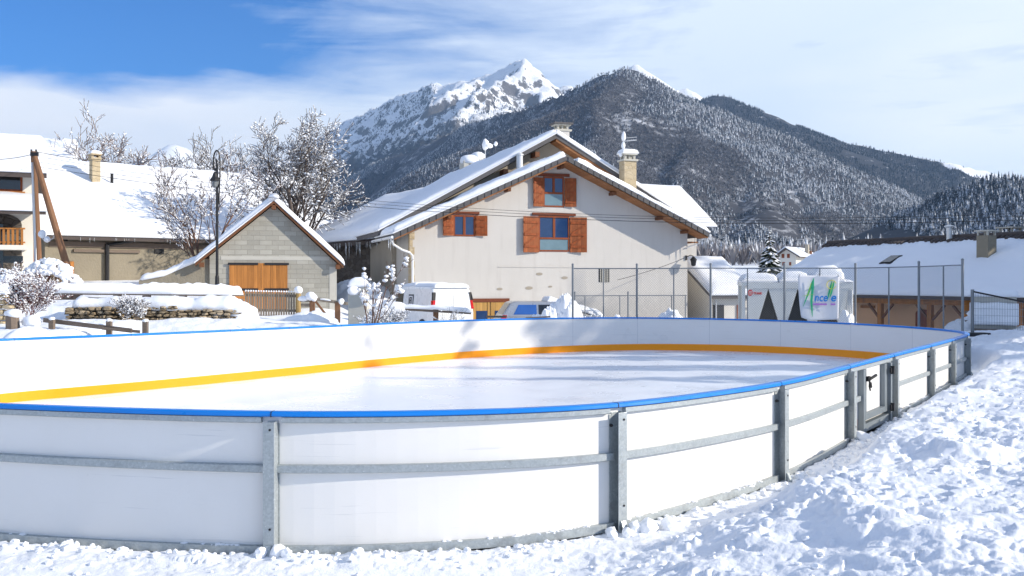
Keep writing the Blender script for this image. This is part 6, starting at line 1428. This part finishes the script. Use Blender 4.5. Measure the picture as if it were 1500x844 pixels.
M['far_ridge_floor'] = M_far_ridge(); M['far_snow'] = M_snow('far_snow', (.86,.88,.91), .004, .02, .3, 6.)
M['conifers'] = M_trees('conifer_wood', (.010,.018,.028), (.040,.05,.06), .425, .32, .55)
M['conifers_dark'] = M_trees('dark_conifer_wood', (.010,.016,.026), (.028,.036,.046), .63, .30, .4)
M['frosted'] = M_trees('frosted_wood', (.13,.115,.115), (.30,.28,.275), .40, .30, .7); M['leafless'] = M_trees('leafless_wood', (.075,.070,.074), (.20,.19,.195), .43, .30, .55)

crest = line3([(380,330,5200),(440,300,4900),(480,276,4700),(530,246,4400),(600,222,3950),(650,197,3600),(700,176,3300),(745,163,3080),(800,150,2860),(850,123,2720),(885,105,2640),(915,99,2600),(950,113,2580),(1000,135,2560),(1060,160,2530),(1100,181,2500),(1150,210,2470),(1200,236,2420),(1250,260,2380),(1310,288,2300),(1370,314,2200),(1430,345,2050),(1500,372,1900)])
spurs = [line3([(915,99,2600),(890,140,2350),(860,200,2000),(835,262,1650),(822,330,1250)]), line3([(1000,135,2560),(1010,190,2250),(1000,250,1850),(985,320,1400)]), line3([(1100,181,2500),(1120,230,2200),(1125,285,1850),(1110,345,1400)]), line3([(1200,236,2420),(1220,275,2100),(1210,330,1700)])]
crestL, crestR = crest[:12], crest[11:]
def forest_h(X, Y):
    wx = X+40*fbm(X/260, Y/260, 3, 3); wy = Y+40*fbm(X/260, Y/260, 8, 3)
    H = ridge_h(wx, wy, [(crestL, 1.0, .0), (crestR, .56, .0)]+[(s, .57, .0) for s in spurs])
    return H+14*fbm(X/120, Y/120, 15, 4)
def mesh_from(name, hf, x0, x1, y0, y1, step, mat, kind='structure'):
    xs = np.arange(x0, x1, step); ys = np.arange(y0, y1, step); X, Y = np.meshgrid(xs, ys, indexing='ij'); Z = hf(X, Y); return tag(grid_mesh(name, X, Y, np.maximum(Z, -60), M[mat]), kind=kind)
mesh_from('mountain', forest_h, -2300, 2300, 900, 5600, 22, 'forest_floor')
def back(px): return 5500+max(0, 765-px)*6.2     # the crest swings away to the left, so its near face looks away from the sun
pk = line3([(px, py, back(px) if px <= 765 else 5480) for px, py in ((380,268),(430,238),(490,190),(520,172),(560,155),(585,141),(612,131),(640,122),(655,125),(680,119),(700,114),(718,106),(735,97),(752,86),(765,85),(778,95),(800,112),(818,121),(842,117),(870,128),(920,150))])
pks = [line3([(765,85,5500),(745,112,5250),(712,128,4950),(690,150,4650),(655,185,4250),(630,215,3950)]), line3([(800,112,5450),(802,135,5200),(790,165,4800)]), line3([(640,122,back(640)),(628,160,5700),(600,205,5000)]), line3([(560,155,back(560)),(555,195,6000),(540,240,5200)]), line3([(490,190,back(490)),(500,225,6300),(495,265,5500)]), line3([(718,106,back(718)),(700,118,5500),(660,140,5200)])]
def peak_h(X, Y):
    wx = X+70*fbm(X/420, Y/420, 23, 4); wy = Y+70*fbm(X/420, Y/420, 28, 4)
    H = ridge_h(wx, wy, [(pk, .82, .2)]+[(s, .78, .15) for s in pks]); d = np.clip((1400-H)/700, .12, 1)
    return H+130*(ridged(X/330, Y/330, 31, 5)-.55)*d+75*(ridged(X/130, Y/130, 37, 4)-.55)*d+34*(ridged(X/48, Y/48, 39, 3)-.55)*d+10*fbm(X/30, Y/30, 35, 2)
mesh_from('peak', peak_h, -3700, 1300, 3600, 8600, 17, 'rock_snow')
bk = line3([(905,116,4700),(918,103,4650),(932,92.5,4600),(944,104,4600),(953,122,4600),(975,146,4550),(996,131,4500),(1004,127.5,4500),(1013,136,4500),(1030,152,4400)])
mesh_from('snow_ridge', lambda X, Y: ridge_h(X+8*fbm(X/120, Y/120, 5, 3), Y, [(bk, .75, 0)])+6*fbm(X/80, Y/80, 7, 3), 300, 1400, 3900, 5300, 18, 'rock_snow')
c2 = line3([(930,140,3900),(985,138,3880),(1030,146,3860),(1048,140,3850),(1066,142,3840),(1074,154,3800),(1120,171,3750),(1170,190,3680),(1205,206,3620),(1230,213,3570),(1258,210,3540),(1300,223,3470),(1350,233,3400),(1390,240,3330),(1440,253,3270),(1490,268,3200),(1560,285,3100),(1700,300,3000)])
s2 = [line3([(1258,210,3540),(1262,250,3200),(1280,300,2800)]), line3([(1390,240,3330),(1400,275,3000)])]
def ridge2_h(X, Y): return ridge_h(X+30*fbm(X/200, Y/200, 43, 3), Y+30*fbm(X/200, Y/200, 44, 3), [(c2, .5, .1)]+[(s, .55, .1) for s in s2])+10*fbm(X/100, Y/100, 45, 3)
mesh_from('far_ridge', ridge2_h, 300, 2600, 2300, 4700, 22, 'far_ridge_floor')
c3 = line3([(1300,356,1150),(1345,335,1180),(1375,306,1220),(1405,284,1250),(1440,268,1250),(1470,262,1220),(1500,262,1200),(1560,262,1150),(1650,258,1100)])
def hill_h(X, Y): return ridge_h(X+15*fbm(X/100, Y/100, 53, 3), Y, [(c3, .42, .1)])+6*fbm(X/60, Y/60, 54, 3)
mesh_from('hill', hill_h, 400, 1250, 650, 1700, 14, 'forest_floor')
c4 = line3([(-200,235,9500),(-60,222,9400),(20,216,9300),(60,214,9200),(98,209,9200),(125,220,9200),(160,233,9200),(205,243,9200),(235,228,9200),(256,205,9200),(270,214,9250),(292,232,9300),(340,244,9300),(380,238,9300),(420,246,9300),(470,242,9300),(540,255,9300)])
mesh_from('distant_peaks', lambda X, Y: ridge_h(X+60*fbm(X/500, Y/500, 63, 4), Y, [(c4, .75, .15)])+90*(ridged(X/500, Y/500, 65, 4)-.6), -7500, -1100, 7800, 10500, 50, 'rock_snow_far' if 'rock_snow_far' in M else 'far_snow')

def tier_tpl():
    v = []; f = []
    for (z0, z1, r, tw) in ((.08, .66, .5, 0), (.38, 1.0, .34, .5)):
        o = len(v); v.append((0, 0, z1))
        for k in range(8): a = 2*math.pi*k/8+tw; q = r*(1 if k % 2 else .62); v.append((q*math.cos(a), q*math.sin(a), z0+(.0 if k % 2 else .05)))
        f += [(o, o+1+k, o+1+(k+1) % 8) for k in range(8)]
    return np.array(v), np.array(f)
def brush_tpl(seed=1, n=16):
    r = random.Random(seed); v = []; f = []
    for k in range(n):
        a = r.random()*6.28; b = r.uniform(.05, .42); tip = (b*math.cos(a)*1.1, b*math.sin(a)*1.1, r.uniform(.55, 1.0)); base = (b*.3*math.cos(a), b*.3*math.sin(a), r.uniform(0, .3)); w = r.uniform(.03, .075); s = (-math.sin(a)*w, math.cos(a)*w)
        o = len(v); m = [(base[i]+tip[i])/2 for i in range(3)]; v += [base, (m[0]+s[0], m[1]+s[1], m[2]), tip, (m[0]-s[0], m[1]-s[1], m[2])]; f += [(o, o+1, o+2), (o, o+2, o+3)]
    return np.array(v), np.array(f)
def wood(name, label, hf, box, n, hr, wr, tpl, mat, seed, keep=None, ylim=400):
    rs = np.random.RandomState(seed); x = rs.uniform(box[0], box[1], n*5); y = rs.uniform(box[2], box[3], n*5); z = hf(x, y)
    px = CX+F*x/y; py = YH-(z-CAMZ)/y*F; e = 8.; gx = (hf(x+e, y)-z)/e; gy = (hf(x, y+e)-z)/e; face = gx*x+gy*y-z
    ok = (px > 330) & (px < 1580) & (py < ylim) & (face > -.06*y)
    if keep is not None: ok &= keep(x, y, z, px, py, rs)
    i = np.where(ok)[0][:n]; x, y, z = x[i], y[i], z[i]; k = len(i)
    h = rs.uniform(hr[0], hr[1], k)*np.where(rs.rand(k) < .2, .6, 1.); w = h*rs.uniform(wr[0], wr[1], k); a = rs.uniform(0, 6.28, k); v, f = tpl; ca, sa = np.cos(a)[:, None], np.sin(a)[:, None]
    co = np.stack([x[:, None]+(v[None, :, 0]*ca-v[None, :, 1]*sa)*w[:, None], y[:, None]+(v[None, :, 0]*sa+v[None, :, 1]*ca)*w[:, None], z[:, None]-1+v[None, :, 2]*h[:, None]], -1).reshape(-1, 3)
    F_ = (f[None]+(np.arange(k)*len(v))[:, None, None]).reshape(-1, 3); me = np_mesh(name, co, F_); me.materials.append(M[mat])
    at = me.attributes.new('tint', 'FLOAT', 'POINT'); at.data.foreach_set('value', np.repeat(rs.rand(k), len(v)).astype(np.float32))
    o = bpy.data.objects.new(name, me); C.objects.link(o); return tag(o, kind='stuff')
decid = lambda x, y: fbm(x/330, y/330, 91, 3)
def k_con(x, y, z, px, py, rs): return (decid(x, y) < .08+.25*(rs.rand(len(x))-.5)) & ~((fbm(x/110, y/110, 95, 3) > .22) & (py > 296) & (px < 1170))
def k_dec(x, y, z, px, py, rs): return (decid(x, y) > .02+.25*(rs.rand(len(x))-.5)) & ~((fbm(x/110, y/110, 95, 3) > .20) & (py > 296) & (px < 1170))
wood('conifer_forest', None, forest_h, (-1900, 1500, 1000, 5200), 85000, (5.5, 10.5), (.36, .5), tier_tpl(), 'conifers', 1, k_con)
wood('leafless_forest', None, forest_h, (-300, 1500, 1000, 3000), 24000, (5, 8.5), (.8, 1.1), brush_tpl(), 'leafless', 2, k_dec)
snowpatch = lambda px, py: ((px-1425)/42)**2+((py-250)/13)**2 < 1
wood('ridge_forest', None, ridge2_h, (500, 2400, 2300, 4200), 20000, (7, 12), (.32, .45), tier_tpl(), 'conifers_dark', 3, lambda x, y, z, px, py, rs: ((((x-1600)/105)**2+((y-3300)/130)**2 > 1) | (rs.rand(len(x)) < .04)) & (fbm(x/200, y/200, 97, 3) < .55) & ~((px > 1120) & (px < 1165) & (py < 167+(px-1112)*.40)))
wood('hill_forest', None, hill_h, (480, 1200, 750, 1500), 5200, (8, 14), (.34, .46), tier_tpl(), 'conifers', 4, lambda x, y, z, px, py, rs: fbm(x/90, y/90, 99, 3) < .32)
wood('hill_leafless_forest', None, hill_h, (480, 1200, 700, 1500), 1500, (6, 10), (.7, 1.), brush_tpl(3), 'leafless', 5)
gh = lambda x, y: terrain(np.asarray(x, float), np.asarray(y, float), False)
wood('valley_wood', None, gh, (60, 1000, 300, 1100), 4200, (5, 10), (.8, 1.1), brush_tpl(4, 26), 'frosted', 6, lambda x, y, z, px, py, rs: (px > 1000))
wood('valley_conifers', None, gh, (60, 1000, 420, 1100), 700, (10, 17), (.32, .44), tier_tpl(), 'conifers', 7, lambda x, y, z, px, py, rs: (px > 1000) & (fbm(x/120, y/120, 101, 2) > .0))
wood('peak_forest', None, peak_h, (-2900, 200, 3700, 7400), 14000, (10, 18), (.3, .42), tier_tpl(), 'conifers_dark', 8, lambda x, y, z, px, py, rs: (z < np.where(px < 640, 1250, 900)+300*fbm(x/300, y/300, 103, 3)) & (fbm(x/110, (y-x*.5)/300, 105, 3) < .12))

def haze():
    mb = MB(); mb.box(-11000, 11000, -9500, 13000, -70, 1650); o = mb.build('haze', bpy.data.materials.new('haze_air')); tag(o, kind='stuff'); m = o.data.materials[0]; m.use_nodes = True; t = m.node_tree; t.nodes.clear()
    v = t.nodes.new('ShaderNodeVolumePrincipled'); out = t.nodes.new('ShaderNodeOutputMaterial'); v.inputs['Color'].default_value = (.40,.64,1.,1); v.inputs['Density'].default_value = 6.5e-5; v.inputs['Anisotropy'].default_value = .2; t.links.new(v.outputs[0], out.inputs['Volume'])
haze()
# ================================================================== SKY, SUN, CAMERA
sc = bpy.context.scene
w = bpy.data.worlds.new('World'); sc.world = w; w.use_nodes = True; t = w.node_tree; bg = t.nodes['Background']
class WN(NT):
    def __init__(s): s.t = t; s._co = None
    def co(s):
        if s._co is None: s._co = s.n('TexCoord').outputs['Generated']
        return s._co
q = WN(); sky = q.n('TexSky', sky_type='NISHITA'); sky.sun_disc = False; sky.sun_elevation = SUN_EL; sky.sun_rotation = math.pi-SUN_AZ
sky.altitude = 1300; sky.air_density = 1.0; sky.dust_density = .25; sky.ozone_density = 3.0
dirv = q.co(); s3 = q.sep(dirv); x_, y_, z_ = s3
az = q.math('ARCTAN2', x_, y_); el = q.math('ARCSINE', z_)
flat = q.comb(q.math('MULTIPLY', az, 1.0), q.math('MULTIPLY', el, 3.0), q.math('MULTIPLY', y_, .3))
n1 = q.noise(3.2, 8, .58, flat, .4); n2 = q.noise(1.6, 4, .5, q.mapv((1, 1, 1), (0, 0, 0), flat)); n3 = q.noise(7., 8, .6, q.mapv((.6, 1.6, 1), (0, 0, .25), flat), .6)
# the clear patch lies high on the left; cloud everywhere else ahead, thinning overhead and behind
gz = q.math('DIVIDE', q.math('ADD', az, .56), .46); ga = q.math('POWER', 2.718, q.math('MULTIPLY', q.math('MULTIPLY', gz, gz), -1.))
ge = q.ramp(q.math('ADD', el, q.math('MULTIPLY', q.math('SUBTRACT', n2, .5), .14)), .165, .225)
behind = q.ramp(y_, .25, -.2); top = q.ramp(el, .5, .9)
cover = q.math('SUBTRACT', .92, q.math('MULTIPLY', q.math('MULTIPLY', ga, ge), 1.75))
cover = q.math('SUBTRACT', cover, q.math('MULTIPLY', q.math('MAXIMUM', behind, top), .62))
m = q.math('ADD', cover, q.math('ADD', q.math('MULTIPLY', q.math('SUBTRACT', n1, .5), 1.7), q.math('MULTIPLY', q.math('SUBTRACT', n3, .5), .9)))
m = q.ramp(m, .0, .72)
CL = 9.9
shade = q.ramp(q.math('ADD', n2, q.math('ADD', q.math('MULTIPLY', q.math('SUBTRACT', n1, .5), .5), q.math('MULTIPLY', el, 2.0))), .72, 1.10)
ccol = q.mix(shade, (1.0*CL,.995*CL,.985*CL), (.74*CL,.815*CL,.91*CL))
tinted = q.mix(1.0, sky.outputs[0], (.14,.68,1.24), 'MULTIPLY')
out = q.mix(q.math('MULTIPLY', m, .96), tinted, ccol)
t.links.new(out, bg.inputs['Color']); bg.inputs['Strength'].default_value = .10
su = bpy.data.lights.new('sun', 'SUN'); su.energy = 5.0; su.angle = math.radians(.53); su.color = (1, .915, .79); so = bpy.data.objects.new('sun', su); so.rotation_euler = SUN.to_track_quat('Z', 'Y').to_euler(); so.location = (40, -20, 40); C.objects.link(so)
cd = bpy.data.cameras.new('camera'); co = bpy.data.objects.new('camera', cd); C.objects.link(co); co.location = (0, 0, CAMZ); co.rotation_euler = (math.pi/2, 0, 0); cd.sensor_width = 36; cd.lens = 36*F/1500; cd.shift_y = -(422-YH)/1500; cd.clip_start = .1; cd.clip_end = 20000
sc.camera = co
vs = sc.view_settings; vs.view_transform = 'Standard'; vs.look = 'None'; vs.exposure = .46; vs.gamma = 1; vs.use_curve_mapping = False
